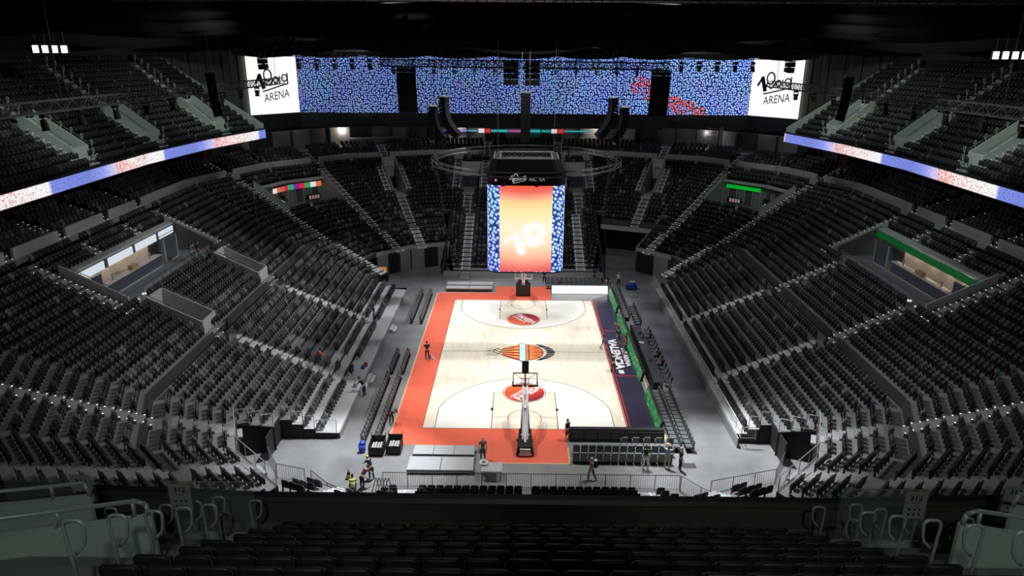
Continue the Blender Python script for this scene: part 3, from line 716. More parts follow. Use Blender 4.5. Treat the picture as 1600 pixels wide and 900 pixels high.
recess_side(1); recess_side(-1)
def recess_corner(sx):
    t1, t2 = (22.5, 45) if sx > 0 else (157.5, 135)
    Sg = 1 if sx > 0 else -1
    d0, d1 = U_D(7)-0.75, U_D(13)-0.75; zf = U_Z(6)+0.02; zt = U_Z(13)
    def elbow(t, d):
        e = ends(t, d)
        if sx > 0: return e[1] if t == t1 else e[0]
        return e[0] if t == t1 else e[1]
    mb = MB()
    for t, sa in ((t1, Sg*11.6), (t2, Sg*5.6)):
        q = [P(t, sa, d0, zf), P(t, elbow(t, d0), d0, zf), P(t, elbow(t, d1), d1, zf), P(t, sa, d1, zf)]; mb.poly(q, 0)
        mb.wall(P(t, sa, d1), P(t, elbow(t, d1), d1), zf-0.1, zt+0.05, 0.15, 1)
        mb.wall(P(t, sa, d1-0.1), P(t, elbow(t, d1), d1-0.1), zt-0.12, zt+0.15, 0.5, 2)
        mb.wall(P(t, sa, d0), P(t, sa, d1+0.3), zf-0.3, zf+1.0, 0.16, 2, zf-0.3, zt+0.8)
        # pillars and panels on the rear wall
        L_ = elbow(t, d1)-sa
        for i in range(5):
            s0 = sa+L_*(i+0.05)/5; s1 = sa+L_*(i+0.9)/5
            mb.wall(P(t, s0, d1-0.5), P(t, s1, d1-0.5), zf, zf+2.1, 0.08, 1 if i % 2 else 3)
            mb.wall(P(t, s1, d1-0.55), P(t, s1+L_*0.02, d1-0.55), zf, zf+2.1, 0.2, 2)
        pa = P(t, sa, d0, zf+1.2); pb = P(t, sa, d1+0.3, zt+1.0); mb.tube(pa, pb, 0.03, 6, 2)
    o = mb.build('wall_far_recess_'+('right' if sx > 0 else 'left'), [m_pol, m_dwall, m_grey, mat('shutter_grey', (0.25, 0.25, 0.26), 0.6)]); tag(o, kind='structure')
    g = MB(); 
    for t, sa in ((t1, Sg*11.9), (t2, Sg*5.0)): g.tube(P(t, sa, d0+0.2, zf+1.0), P(t, elbow(t, d0+0.2), d0+0.2, zf+1.0), 0.035, 6)
    for t, sa in ((t1, Sg*11.9), (t2, Sg*5.0)):
        for i in range(7):
            s = sa+(elbow(t, d0+0.2)-sa)*i/6; g.tube(P(t, s, d0+0.2, zf), P(t, s, d0+0.2, zf+1), 0.02, 5)
    r_ = single(g, 'glass_balustrade', [m_rail], 'glass balustrade in front of the %s far corner recess' % ('right' if sx > 0 else 'left'), 'railing')
    g = MB()
    for t, sa in ((t1, Sg*11.9), (t2, Sg*5.0)): g.wall(P(t, sa, d0+0.2), P(t, elbow(t, d0+0.2), d0+0.2), zf+0.06, zf+0.95, 0.012)
    g.build('glass_pane', [m_glass], r_)
    # sign band
    s_ = MB(); ms = []
    if sx > 0:
        ms = [mat('green_strip', (0.01, 0.02, 0.01), emis=(0.0, 0.42, 0.03), es=0.8), m_black]
        s_.wall(P(t2, 4.9, d1-0.7), P(t2, elbow(t2, d1-0.7), d1-0.7), zt-0.75, zt-0.3, 0.08, 0)
        sb_ = single(s_, 'sign_band', ms, 'green lit sign band over the far right corner recess', 'sign'); s_ = MB()
        s_.wall(P(t1, elbow(t1, d1-0.7)-3.0, d1-0.9), P(t1, 12.4, d1-0.9), zf+0.4, zt-0.35, 0.1, 1); s_.build('dark_panel', ms, sb_)
    else:
        cols = [(0.75, 0.18, 0.1), (0.9, 0.9, 0.9), (0.02, 0.45, 0.16), (0.8, 0.02, 0.05), (0.25, 0.02, 0.4), (0.02, 0.45, 0.2), (0.75, 0.02, 0.05), (0.6, 0.15, 0.08)]
        for i, c in enumerate(cols):
            ms.append(mat('sign_tile_%d' % i, (0.02, 0.02, 0.02), emis=c, es=0.8))
        e2 = elbow(t2, d1-0.7); a0 = Sg*4.9
        for i in range(6):
            s_.wall(P(t2, a0+(e2-a0)*i/6, d1-0.7), P(t2, a0+(e2-a0)*(i+0.96)/6, d1-0.7), zt-0.95, zt-0.3, 0.08, i)
        e1 = elbow(t1, d1-0.7)
        for i in range(4):
            s_.wall(P(t1, e1+(Sg*13-e1)*i/5, d1-0.7), P(t1, e1+(Sg*13-e1)*(i+0.96)/5, d1-0.7), zt-0.95, zt-0.35, 0.08, (i+6) % 8)
        single(s_, 'sign_band', ms, 'band of red, green, purple and white lit tiles over the far left recess', 'sign')
    # back-bar shelf with lights
    c = P(t1, (elbow(t1, d1)+Sg*12)/2, d1-1.0, zf); b_ = MB(); n2, tt = nt_(t1)
    b_.obox((c.x, c.y), tt, n2, 0.9, 0.2, zf, zf+1.4, 0)
    for i in range(7): 
        q = c-Vector((n2.x, n2.y, 0))*0.24+Vector((tt.x, tt.y, 0))*(-0.75+i*0.25); b_.box((q.x-0.05, q.y-0.05, zf+0.5+0.12*(i % 3)), (q.x+0.05, q.y+0.05, zf+0.58+0.12*(i % 3)), 1)
    single(b_, 'bar_fridge', [m_black, mat('green_pilot', (0, 0, 0), emis=(0.3, 0.9, 0.35), es=1.0)], 'black bar unit with green lights in the far %s recess' % ('right' if sx > 0 else 'left'), 'fridge')
    c = P(t2, Sg*0.5+Sg*3.0, d1-0.9, zf); b_ = MB(); n2, tt = nt_(t2); b_.obox((c.x, c.y), tt, n2, 1.0, 0.06, zf+0.05, zf+0.85, 0)
    for i in range(4):
        q = c+Vector((tt.x, tt.y, 0))*(-0.7+i*0.4)-Vector((n2.x, n2.y, 0))*0.08; b_.obox((q.x, q.y), tt, n2, 0.14, 0.012, zf+0.25, zf+0.7, 1)
    single(b_, 'menu_board', [m_black, mat('menu_glow', (0, 0, 0), emis=(0.5, 0.32, 0.28), es=0.5)], 'black menu board standing in the far %s recess' % ('right' if sx > 0 else 'left'), 'board')
recess_corner(1); recess_corner(-1)
# vomitories of the middle terrace ----------------------------------
def vom(th, s0, s1, ra, rb, name_mat=m_grey, portal=True):
    mb = MB(); da = U_D(ra)-0.75; db = U_D(rb)+0.1; za = U_Z(ra)-0.35; zb = U_Z(rb)+0.35
    for s in (s0, s1):
        mb.wall(P(th, s, da), P(th, s, db), za-1.2, za+1.25, 0.16, 0, za-1.2, zb+1.0)
        mb.tube(P(th, s, da, za+1.45), P(th, s, db, zb+1.2), 0.025, 6, 2)
    mb.wall(P(th, s0, db), P(th, s1, db), za+1.6, zb+1.0, 0.16, 0)
    mb.wall(P(th, s0, da), P(th, s1, da), za-1.0, za+0.15, 0.1, 0)
    mb.poly([P(th, s0, da, za), P(th, s1, da, za), P(th, s1, db, za), P(th, s0, db, za)], 0)
    mb.wall(P(th, s0, db+0.1), P(th, s1, db+0.1), za, za+1.7, 0.05, 1)
    o = mb.build('vomitory_enclosure', [name_mat, mat('vomitory_dark', (0.035, 0.03, 0.05), 0.6), m_rail]); tag(o, kind='structure')
vom(67.5, -1.7-0.95, -1.7+0.95, 7, 14); vom(112.5, 1.7-0.95, 1.7+0.95, 7, 14)
vom(90, -8.8, -6.0, 7, 12); vom(90, 6.0, 8.8, 7, 12)
# left stand: closed box vomitories with front facing wall
for (s0, s1) in ((5.6, 8.0), (-7.1, -4.9)):
    mb = MB(); da = U_D(1)-0.75; db = U_D(5)+0.1; za = U_Z(1)-0.2; zb = U_Z(5)+0.2
    for s in (s0, s1):
        mb.wall(P(180, s, da), P(180, s, db), za-1.5, za+0.9, 0.16, 0, za-1.5, zb+0.9)
        mb.tube(P(180, s, da, za+1.1), P(180, s, db, zb+1.1), 0.03, 6, 1)
    mb.wall(P(180, s0, da), P(180, s1, da), za-1.5, za+0.9, 0.16); mb.wall(P(180, s0, db), P(180, s1, db), za-1.5, zb+0.9, 0.16)
    mb.poly([P(180, s0, da, za-1.2), P(180, s1, da, za-1.2), P(180, s1, db, za-1.2), P(180, s0, db, za-1.2)], 2)
    o = mb.build('vomitory_enclosure', [m_grey, m_rail, m_dgrey]); tag(o, kind='structure')

# ------------------------------------------------------------------ walls under cut stands
mb = MB()
# far corners: wall with tall doorways below row 6 at d = -5.75
def cutwall(t, sa, sb, z1, doors=()):
    n = 6
    mb.wall(P(t, sa, -5.78), P(t, sb, -5.78), 0, z1, 0.15, 0)
for t in (112.5, 135): 
    lo, hi = ends(t, -5.78); cutwall(t, lo, hi if t != 112.5 else hi, 2.6); mb.wall(P(t, lo, -5.75), P(t, hi, -5.75), 2.5, 2.95, 0.3, 1)
lo, hi = ends(45, -5.78); cutwall(45, lo, hi, 2.6); mb.wall(P(45, lo, -5.75), P(45, hi, -5.75), 2.5, 2.95, 0.3, 1)
lo, hi = ends(22.5, -5.78); cutwall(22.5, 8.6, hi, 2.6)
# door panels (grey) and openings (black)
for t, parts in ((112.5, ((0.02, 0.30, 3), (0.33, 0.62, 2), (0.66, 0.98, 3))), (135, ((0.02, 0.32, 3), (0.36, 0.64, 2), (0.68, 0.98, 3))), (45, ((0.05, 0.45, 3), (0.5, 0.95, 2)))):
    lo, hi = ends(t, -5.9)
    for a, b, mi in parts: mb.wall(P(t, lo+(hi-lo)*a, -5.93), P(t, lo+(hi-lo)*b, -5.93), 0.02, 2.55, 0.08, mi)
# end stand front and sides
mb.wall((-9.6, 22.05), (9.6, 22.05), 0, 0.78, 0.12, 1)
for sx in (-1, 1):
    for n in range(14):
        y = 33.3+L_D(n); mb.wall((sx*9.62, y-0.7), (sx*9.62, y+0.1), 0, L_Z(n)+0.9, 0.1, 0 if n % 2 else 0)
# tunnel right: beam, dark rear, soffit
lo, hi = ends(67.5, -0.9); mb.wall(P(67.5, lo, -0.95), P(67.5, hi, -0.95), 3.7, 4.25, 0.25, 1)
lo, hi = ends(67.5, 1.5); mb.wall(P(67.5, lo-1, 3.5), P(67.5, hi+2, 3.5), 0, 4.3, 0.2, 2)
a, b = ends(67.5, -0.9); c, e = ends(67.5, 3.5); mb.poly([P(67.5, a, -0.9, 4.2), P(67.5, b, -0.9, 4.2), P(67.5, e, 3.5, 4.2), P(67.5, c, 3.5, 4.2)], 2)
p = P(45, ends(45, -5.8)[1], -5.8); q = P(45, ends(45, 3)[1], 3); mb.wall(p, q, 0, 3.0, 0.2, 3, 0, 6)
p = P(112.5, ends(112.5, -5.78)[0], -5.78); 
# side stands: front fascia, cut end faces
mb.wall((14.82, -16.3), (14.82, 18.4), 0, 0.76, 0.1, 3); 
for n in range(-1, 3):
    for sx in ((-1,) if n < 0 else (-1, 1)):
        x0 = 25.4+L_D(n)-0.75 if n >= 0 else 13.3; x1 = 25.4+L_D(n)+0.1
        mb.wall((sx*x0, -15.62), (sx*x1, -15.62), 0, L_Z(n) if n >= 0 else 0.45, 0.06, 2)
mb.wall((-13.14, -15.6), (-13.14, 16.6), 0, 0.46, 0.06, 3); mb.wall((-17.2, 16.6), (-13.2, 16.6), 0, 0.45, 0.06, 2)
for sx in (-1, 1):
    th = 0 if sx > 0 else -180
    # tunnels near corners: dark side walls
    mb.wall((sx*17.3, -15.7), (sx*17.3, -18.5), 0, 1.7, 0.1, 2)
    t = -22.5 if sx > 0 else -157.5; s_cut = -9.3 if sx > 0 else 9.3
    mb.wall(P(t, s_cut, L_D(3)-0.7), P(t, s_cut, L_D(5)+0.1), 0, L_Z(3), 0.1, 2, 0, L_Z(5))
    t = -22.5 if sx > 0 else -157.5; lo, hi = ends(t, L_D(6)-0.72); 
    mb.wall(P(t, lo, L_D(6)-0.72), P(t, s_cut, L_D(6)-0.72), 0, L_Z(6), 0.1, 2) if sx > 0 else mb.wall(P(t, s_cut, L_D(6)-0.72), P(t, hi, L_D(6)-0.72), 0, L_Z(6), 0.1, 2)
    t = -45 if sx > 0 else -135; lo, hi = ends(t, L_D(6)-0.72); mb.wall(P(t, lo, L_D(6)-0.72), P(t, hi, L_D(6)-0.72), 0, L_Z(6), 0.1, 2)
    t = -67.5 if sx > 0 else -112.5; lo, hi = ends(t, L_D(3)-0.72); mb.wall(P(t, lo, L_D(3)-0.72), P(t, hi, L_D(3)-0.72), 0, L_Z(3), 0.1, 2)
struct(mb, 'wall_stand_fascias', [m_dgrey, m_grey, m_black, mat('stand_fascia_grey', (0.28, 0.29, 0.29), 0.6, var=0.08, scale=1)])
# ------------------------------------------------------------------ seats of the bowl
def seat_template(lod=0):
    mb = MB()
    def chamfer(y0, y1, z0, z1, wx, c, lean, m):
        pr = [(-wx, z0), (wx, z0), (wx, z1-c), (wx-c, z1), (-wx+c, z1), (-wx, z1-c)]; k = len(mb.V)
        for y in (y0, y1):
            for x, z in pr: mb.V.append((x, y-lean*(z-z0), z))
        n = 6
        for i in range(n): mb.F.append((k+i, k+(i+1) % n, k+n+(i+1) % n, k+n+i)); mb.M.append(m)
        mb.F.append(tuple(k+i for i in range(n))[::-1]); mb.F.append(tuple(k+n+i for i in range(n))); mb.M += [m, m]
    chamfer(0.0, 0.05, 0.34, 0.86, 0.225, 0.06, 0.10, 0)       # back
    chamfer(0.085, 0.175, 0.30, 0.70, 0.21, 0.05, 0.08, 0)       # folded pan
    mb.box((-0.26, 0.0, 0.0), (-0.225, 0.12, 0.45), 1)
    mb.box((-0.265, -0.02, 0.52), (-0.225, 0.2, 0.56), 1)
    return mb
tpl = seat_template()
TV = np.array(tpl.V); TF = tpl.F; TM = np.array(tpl.M)
def bulk(name, lst, mats, parent=None, wscale=1.0):
    n = len(lst); A = np.array([(a[0], a[1], a[2], a[3]) for a in lst]); nv = len(TV)
    ang = A[:, 3]+PI/2; c, s = np.cos(ang), np.sin(ang); T = TV.copy(); T[:, 0] *= wscale
    X = A[:, 0:1]+T[None, :, 0]*c[:, None]-T[None, :, 1]*s[:, None]; Y = A[:, 1:2]+T[None, :, 0]*s[:, None]+T[None, :, 1]*c[:, None]; Z = A[:, 2:3]+T[None, :, 2]
    V = np.stack([X, Y, Z], 2).reshape(-1, 3)
    ln = np.array([len(f) for f in TF]); flat = np.array([i for f in TF for i in f])
    loops = (flat[None, :]+(np.arange(n)*nv)[:, None]).ravel(); tot = np.tile(ln, n); start = np.concatenate([[0], np.cumsum(tot)[:-1]])
    rs = np.random.RandomState(len(lst)); lf = np.array([a[0] < 0 and a[2] < 5.2 for a in lst]); pick = np.where(lf, rs.choice(3, n, p=[0.3, 0.4, 0.3]), rs.choice(3, n, p=[0.82, 0.15, 0.03])); endf = np.array([a[4] for a in lst])  # greyer mix low on the left paints in the stronger light there
    mi = np.where(TM[None, :] == 0, pick[:, None], 3); mi = np.where((TM[None, :] == 1) & (endf[:, None] == 1) & (np.arange(len(TM))[None, :] >= len(TM)-12) & (np.arange(len(TM))[None, :] < len(TM)-6), 4, mi)
    me = bpy.data.meshes.new(name); me.vertices.add(len(V)); me.vertices.foreach_set('co', V.ravel()); me.loops.add(len(loops)); me.loops.foreach_set('vertex_index', loops)
    me.polygons.add(len(tot)); me.polygons.foreach_set('loop_start', start); me.polygons.foreach_set('loop_total', tot)
    for m in mats: me.materials.append(m)
    me.polygons.foreach_set('material_index', mi.ravel().astype(np.int32)); me.update(calc_edges=True); me.validate()
    o = bpy.data.objects.new(name, me); COL.objects.link(o)
    return o
smats = [m_seat, m_seat2, m_seat3, m_blackgloss, m_redcap]
def proj(p):
    d = Vector(p)-Vector(CP); z = d.dot(_f); return 800+1119.25*d.dot(_r2)/z, 450-1119.25*d.dot(_u2)/z, z
ORD = ['first', 'second', 'third', 'fourth', 'fifth', 'sixth', 'seventh', 'eighth', 'ninth', 'tenth', 'eleventh', 'twelfth', 'thirteenth', 'fourteenth', 'fifteenth', 'sixteenth', 'seventeenth', 'eighteenth', 'nineteenth', 'twentieth', 'twenty-first', 'twenty-second', 'twenty-third', 'twenty-fourth', 'twenty-fifth', 'twenty-sixth', 'twenty-seventh', 'twenty-eighth']
bowl = seats_all['tel']+seats_all['bowl']
def split(lst, n, vmax):
    sc = []
    for i, a in enumerate(lst):
        u, v, z = proj((a[0], a[1], a[2]+0.6)); vis = 0 < u < 1600 and 60 < v < vmax
        sc.append((0 if vis else 1, z, i))
    sc.sort(); pick = [i for f_, z, i in sc[:n] if f_ == 0]; ps = set(pick)
    return [lst[i] for i in pick], [lst[i] for i in range(len(lst)) if i not in ps]
near_b, rest_b = split(bowl, 300, 748)
tag(bulk('bowl_seat_rows', rest_b, smats), 'rows of black and grey tip-up seats filling the lower and middle stands', 'seats', kind='stuff')
near_v, rest_v = split(seats_all['vip'], 300, 700)
tag(bulk('box_seat_rows', rest_v, [m_seat2, m_seat3, m_seat3, m_blackgloss, m_seat2], wscale=1.15), 'remaining charcoal seats in front of the suites', 'seats', kind='stuff')
near_u, rest_u = split(seats_all['upper'], 60, 700)
tag(bulk('upper_seat_rows', rest_u, [m_seat, m_seat, m_seat2, m_blackgloss, m_blackgloss]), 'rows of black tip-up seats on the upper side tiers', 'seats', kind='stuff')
def seat_mesh(nm, mats, ws=1.0, end=0):
    vs = [(x*ws, y, z) for x, y, z in tpl.V]; me = bpy.data.meshes.new(nm); me.from_pydata(vs, [], tpl.F)
    for m in mats: me.materials.append(m)
    me.polygons.foreach_set('material_index', tpl.M); me.update(); return me
protos = {}
def ordn(i):
    if i < len(ORD): return ORD[i]
    return '%d%s' % (i+1, {1: 'st', 2: 'nd', 3: 'rd'}.get((i+1) % 10 if (i+1) % 100 not in (11, 12, 13) else 0, 'th'))
def put_seats(lst, base, mts, lab, grp, cat, ws=1.0):
    lst = sorted(lst, key=lambda a: (lab(a)[1], a[1], abs(a[0]))); cnt = {}
    ms = [seat_mesh(base, [m, m_blackgloss], ws) for m in mts]; rs = random.Random(3)
    for a in lst:
        me = rs.choices(ms, ([3, 4, 3] if a[0] < 0 and a[2] < 5.2 else [16, 3, 1])[:len(ms)])[0]  # lower left seats picked greyer: brighter light put into the colour
        o = bpy.data.objects.new(base, me); COL.objects.link(o); o.location = a[:3]; o.rotation_euler = (0, 0, a[3]+PI/2)
        l, g = lab(a); cnt[g] = cnt.get(g, -1)+1; tag(o, '%s, %s from the camera' % (l, ordn(cnt[g])), cat, g)
def lab_b(a):
    side = 'left' if a[0] < 0 else 'right'; part_ = 'middle' if a[2] > 4.6 else 'lower'
    r = int(round((a[2]-0.75)/0.345)) if part_ == 'lower' else int(round((a[2]-4.75)/0.39))
    fc = round(math.degrees(a[3]))
    place = {0: 'straight side', 180: 'straight side', -180: 'straight side'}.get(fc, 'near corner')
    return 'black seat, %s row of the %s %s stand%s' % (ORD[max(r, 0)], side, part_, ' corner' if 'corner' in place else ''), '%s %s stand seats, %s, row %s' % (side, part_, place, ORD[max(r, 0)])
put_seats(near_b, 'bowl_seat', [m_seat, m_seat2, m_seat3], lab_b, 'bowl', 'seat')
def lab_v(a):
    r = int(round((a[2]-11.45)/0.33)); side = 'left' if a[0] < 0 else 'right'
    return 'charcoal box seat, %s row on the %s' % (ORD[r], side), '%s box seats, row %s' % (side, ORD[r])
put_seats(near_v, 'box_seat', [m_seat2, m_seat3], lab_v, 'vip', 'seat', 1.15)
def lab_u(a):
    r = int(round((a[2]-16.45)/0.53)); side = 'left' if a[0] < 0 else 'right'
    return 'black seat, %s row of the %s upper tier' % (ORD[r], side), '%s upper tier seats, row %s' % (side, ORD[r])
put_seats(near_u, 'upper_tier_seat', [m_seat, m_seat2], lab_u, 'upper', 'seat')

# hoop handrails on the side upper tiers (one loop per step)
def hoop_mesh(mirror=1, h=1.0, r=0.023):
    mb = MB(); k = mirror
    A_ = [(0, 0), (-0.02, h*0.5), (-0.035, h-0.16)]
    A_ += [(-0.035+0.09*(1-math.cos(t)), h-0.09+0.09*math.sin(t)-0.0) for t in np.linspace(0.15, PI/2, 5)]
    A_ += [(0.11, h+0.0)]+[(0.13+0.08*math.sin(t), h-0.08+0.08*math.cos(t)) for t in np.linspace(0.1, PI/2, 5)]
    A_ += [(0.20, h-0.2), (0.185, h-0.30), (0.16, h-0.36), (0.10, h-0.43), (0.05, h-0.48)]
    mb.sweep([(x*k, 0, z) for x, z in A_], r, 12); return mb
hoop_small = hoop_mesh(1, 0.95, 0.025)
hp_ = None; hc_ = {}
HOOPS = [h for h in HOOPS if 0 < proj(h[0])[0] < 1600 and proj(h[0])[1] > 60]
for (p, sx, i, r, az) in sorted(HOOPS, key=lambda h: proj(h[0])[2])[:150]:
    if hp_ is None: hp_ = o = hoop_small.build('hoop_handrail', [m_steel], None, True)
    else: o = hp_.copy(); COL.objects.link(o)
    o.location = p; o.rotation_euler = (0, 0, az); hc_[sx] = hc_.get(sx, -1)+1
    tag(o, 'steel hoop handrail on the %s upper side tier, %s from the camera' % ('right' if sx > 0 else 'left', ordn(hc_[sx])), 'handrail', 'hoop handrails on the upper side tiers')
# ------------------------------------------------------------------ near upper tier (foreground)
NZ = lambda k: 16.45+0.53*k
NY = lambda k: -48.0-0.82*k
NX0, NX1 = -5.38, 4.95
mb = MB()
for k in range(0, 12):
    y0 = NY(k)-0.1; y1 = NY(k)+0.74 if k else -46.95
    mb.box((-16, y0, NZ(k)-0.55), (16, y1, NZ(k)), 0)
struct(mb, 'near_terrace', [mat('near_concrete', (0.16, 0.165, 0.15), 0.8, var=0.1, scale=2)])
mb = MB()
edge = [(-30, -44.6), (-12.5, -46.2), (-6.4, -46.5), (6.4, -46.5), (12.5, -46.2), (30, -44.6)]
for a, b in zip(edge, edge[1:]):
    mb.wall(a, b, 15.5, 16.85, 0.12, 3); a2 = (a[0], a[1]-0.2); b2 = (b[0], b[1]-0.2); mb.wall(a2, b2, 16.0, 16.98, 0.28, 3)
    a3 = (a[0], a[1]-0.42); b3 = (b[0], b[1]-0.42); mb.wall(a3, b3, 15.5, 17.0, 0.12, 0); mb.wall(a3, b3, 17.0, 17.03, 0.18, 2)
struct(mb, 'wall_near_parapet', [mat('near_parapet_concrete', (0.07, 0.073, 0.055), 0.8, var=0.12, scale=1.2), m_dgrey, m_dgrey, m_black])
def near_seat(label, grp):
    t = empty('stadium_seat')
    def slab(y0, y1, z0, z1, wx, c, lean, nm, mt):
        m_ = MB(); pr = [(-wx+0.015, z0), (wx-0.015, z0), (wx, z0+0.03), (wx, z1-c), (wx-c*0.3, z1-c*0.3), (wx-c, z1), (-wx+c, z1), (-wx+c*0.3, z1-c*0.3), (-wx, z1-c), (-wx, z0+0.03)]; n = len(pr)
        secs = [(y0, 0.93), (y0+0.012, 1.0), (y1-0.012, 1.0), (y1, 0.93)]; zc = (z0+z1)/2
        for y, s in secs:
            for x, z in pr: m_.V.append((x*s, y-lean*(z-z0), zc+(z-zc)*s))
        for j in range(3):
            for i in range(n): m_.F.append((j*n+i, j*n+(i+1) % n, (j+1)*n+(i+1) % n, (j+1)*n+i)); m_.M.append(0)
        m_.F.append(tuple(range(n))[::-1]); m_.F.append(tuple(3*n+i for i in range(n))); m_.M += [0, 0]
        return m_.build(nm, [mt], t, True)
    slab(-0.02, 0.05, 0.34, 0.86, 0.22, 0.05, 0.18, 'backrest', m_nseat)
    slab(0.10, 0.19, 0.30, 0.68, 0.205, 0.06, 0.08, 'seat_pan', m_nseat)
    m_ = MB(); m_.box((-0.27, -0.02, 0), (-0.245, 0.16, 0.44)); m_.box((-0.275, -0.06, 0), (-0.235, 0.2, 0.02)); m_.build('standard', [m_blackgloss], t)
    m_ = MB(); m_.path([(-0.257, -0.06, 0.5), (-0.257, -0.02, 0.57), (-0.257, 0.22, 0.58), (-0.257, 0.27, 0.5)], 0.02, 8); m_.build('armrest', [m_blackgloss], t)
    tag(t, label, 'seat', grp); return t
m_nseat = mat('near_seat_black', (0.010, 0.010, 0.011), 0.55)
proto = None; rowname = {}
def put_near(x, y, z, rz, label, grp):
    global proto
    if proto is None: proto = near_seat(label, grp); o = proto
    else: o = copy_tree(proto); tag(o, label, 'seat', grp)
    o.location = (x, y, z); o.rotation_euler = (0, 0, rz)
for k in range(0, 9):
    n = 20; pit = (NX1-NX0)/n
    for i in range(n):
        x = NX0+pit*(i+0.5)+(0.12 if k % 2 else -0.0); 
        put_near(x, NY(k), NZ(k), 0.0, 'black folded seat, %s from the left aisle, %s row behind the front parapet' % (ORD[i], ORD[k]), 'near tier seats, %s row' % ORD[k])
for sx, nm in ((-1, 'left'), (1, 'right')):
    for k in range(0, 2):
        for i in range(6):
            x = sx*(8.1+i*0.51); put_near(x, NY(k)+0.25, NZ(k), -sx*0.12, 'black folded seat beyond the %s sign panel, %s outward in the %s row' % (nm, ORD[i], ORD[k]), 'front seats beyond the %s sign panel' % nm)
    for k in (7, 8):
        pass
# hoop handrails
ht = {1: hoop_mesh(1), -1: hoop_mesh(-1)}
hm = {k: None for k in ht}
def put_hoop(x, y, z, mir, label, grp='hoop handrails by the near aisles', rz=0.0, tilt=0.0):
    if hm[mir] is None:
        o = ht[mir].build('hoop_handrail', [m_steel], None, True); hm[mir] = o
    else: o = hm[mir].copy(); COL.objects.link(o)
    o.location = (x, y, z); o.rotation_euler = (0, tilt, rz); tag(o, label, 'handrail', grp)
for sx, nm in ((-1, 'left'), (1, 'right')):
    ax = 5.95 if sx < 0 else 5.5
    for k, w_ in ((7, 'nearest the camera'), (6, 'second nearest'), (5, 'third'), (4, 'fourth'), (3, 'fifth')):
        put_hoop(sx*ax, NY(k)+0.55, NZ(k)-0.02, -sx, 'steel hoop handrail on the %s aisle beside the seats, %s of its line' % (nm, w_), tilt=0.0)
    for i, (x, y, z) in enumerate(((8.75, -48.3, 16.75), (7.75, -48.1, 16.7), (7.25, -47.9, 16.65), (6.85, -47.7, 16.62), (6.35, -48.6, 16.9), (6.05, -47.8, 16.62))):
        put_hoop(sx*(x-0.35*(sx > 0)), y, z, -sx, 'steel hoop handrail by the glass sign panel on the %s, %s from the outside' % (nm, ORD[i]))
    # pale vomitory parapet with tubular rail
    q = MB(); a = (sx*6.3, -50.85); b = (sx*12.2, -52.4)
    q.wall(a, b, 16.2, 19.5, 0.12, 0); t = empty('vomitory_parapet', (0, 0, 0)); tag(t, 'pale green-grey wall panel with tubular handrail above, %s foreground' % nm, 'parapet')
    q.build('wall_panel', [m_panelw], t)
    q = MB(); dx, dy = (b[0]-a[0])/6.1, (b[1]-a[1])/6.1
    q.path([(a[0]+dx*0.05, a[1]+dy*0.05, 19.5), (a[0]+dx*0.07, a[1]+dy*0.07, 19.7), (a[0]+dx*0.2, a[1]+dy*0.2, 19.78), (b[0], b[1], 19.8)], 0.035, 10)
    for f_ in (0.25, 1.3, 2.6, 3.9, 5.2): q.tube((a[0]+dx*f_, a[1]+dy*f_, 19.5), (a[0]+dx*f_, a[1]+dy*f_, 19.77), 0.03, 8); q.box((a[0]+dx*f_-0.06, a[1]+dy*f_-0.05, 19.49), (a[0]+dx*f_+0.06, a[1]+dy*f_+0.05, 19.51))
    q.build('handrail', [m_steel], t, True)
    q = MB(); a2 = (sx*8.3, -49.3); b2 = (sx*14, -50.5); q.wall(a2, b2, 16.0, 18.75, 0.12, 0); t2 = empty('vomitory_parapet'); tag(t2, 'second pale wall panel with handrail, behind the larger one, %s edge' % nm, 'parapet')
    q.build('wall_panel', [m_panelw], t2); q = MB(); q.path([(a2[0], a2[1], 18.75), (a2[0]+sx*0.08, a2[1], 19.0), (b2[0], b2[1], 19.03)], 0.035, 10); q.tube((a2[0]+sx*0.6, a2[1]-0.12, 18.75), (a2[0]+sx*0.6, a2[1]-0.12, 19.0), 0.03, 8); q.build('handrail', [m_steel], t2, True)
    # curb and glass sign panel
    q = MB(); q.box((min(sx*5.75, sx*7.45), -48.35, 16.6), (max(sx*5.75, sx*7.45), -48.2, 17.15)); struct(q, 'trim_%d' % (4 if sx < 0 else 5), [m_panelw])
    t = empty('section_sign', (0, 0, 0)); num = '312'
    tag(t, 'glass panel with section %s sign, %s of the near seats' % (num, nm), 'sign')
    q = MB(); xa, xb = sorted((sx*5.75, sx*7.45)); q.box((xa, -48.3, 17.2), (xb, -48.285, 18.38)); q.build('glass_pane', [m_glass], t)
    q = MB(); q.box((xa, -48.31, 17.16), (xb, -48.27, 17.2)); q.build('bottom_rail', [m_steel], t); q = MB(); q.box((xa, -48.3, 18.37), (xb, -48.28, 18.385)); q.build('top_edge', [m_steel], t)
    cx = sx*7.2; q = MB(); q.box((cx-0.21, -48.33, 17.75), (cx+0.21, -48.31, 18.36)); c = q.build('sign_card', [mat('sign_card_white', (0.3, 0.31, 0.29), 0.5)], t)
    q = MB(); text_on(q, num, (cx, -48.335, 18.22), (1, 0, 0), (0, 0, 1), 0.24, 0.11, bold=0.02)
    text_on(q, 'SECTOR', (cx, -48.335, 18.11), (1, 0, 0), (0, 0, 1), 0.16, 0.03)
    for i in range(3):
        for j in range(2): q.box((cx-0.12+i*0.1, -48.336, 17.83+j*0.11), (cx-0.08+i*0.1, -48.334, 17.87+j*0.11))
    q.build('lettering', [m_black], c)
    t = empty('section_sign', (0, 0, 0)); num = '311' if sx < 0 else '313'; tag(t, 'section %s sign on glass at the %s edge' % (num, nm), 'sign')
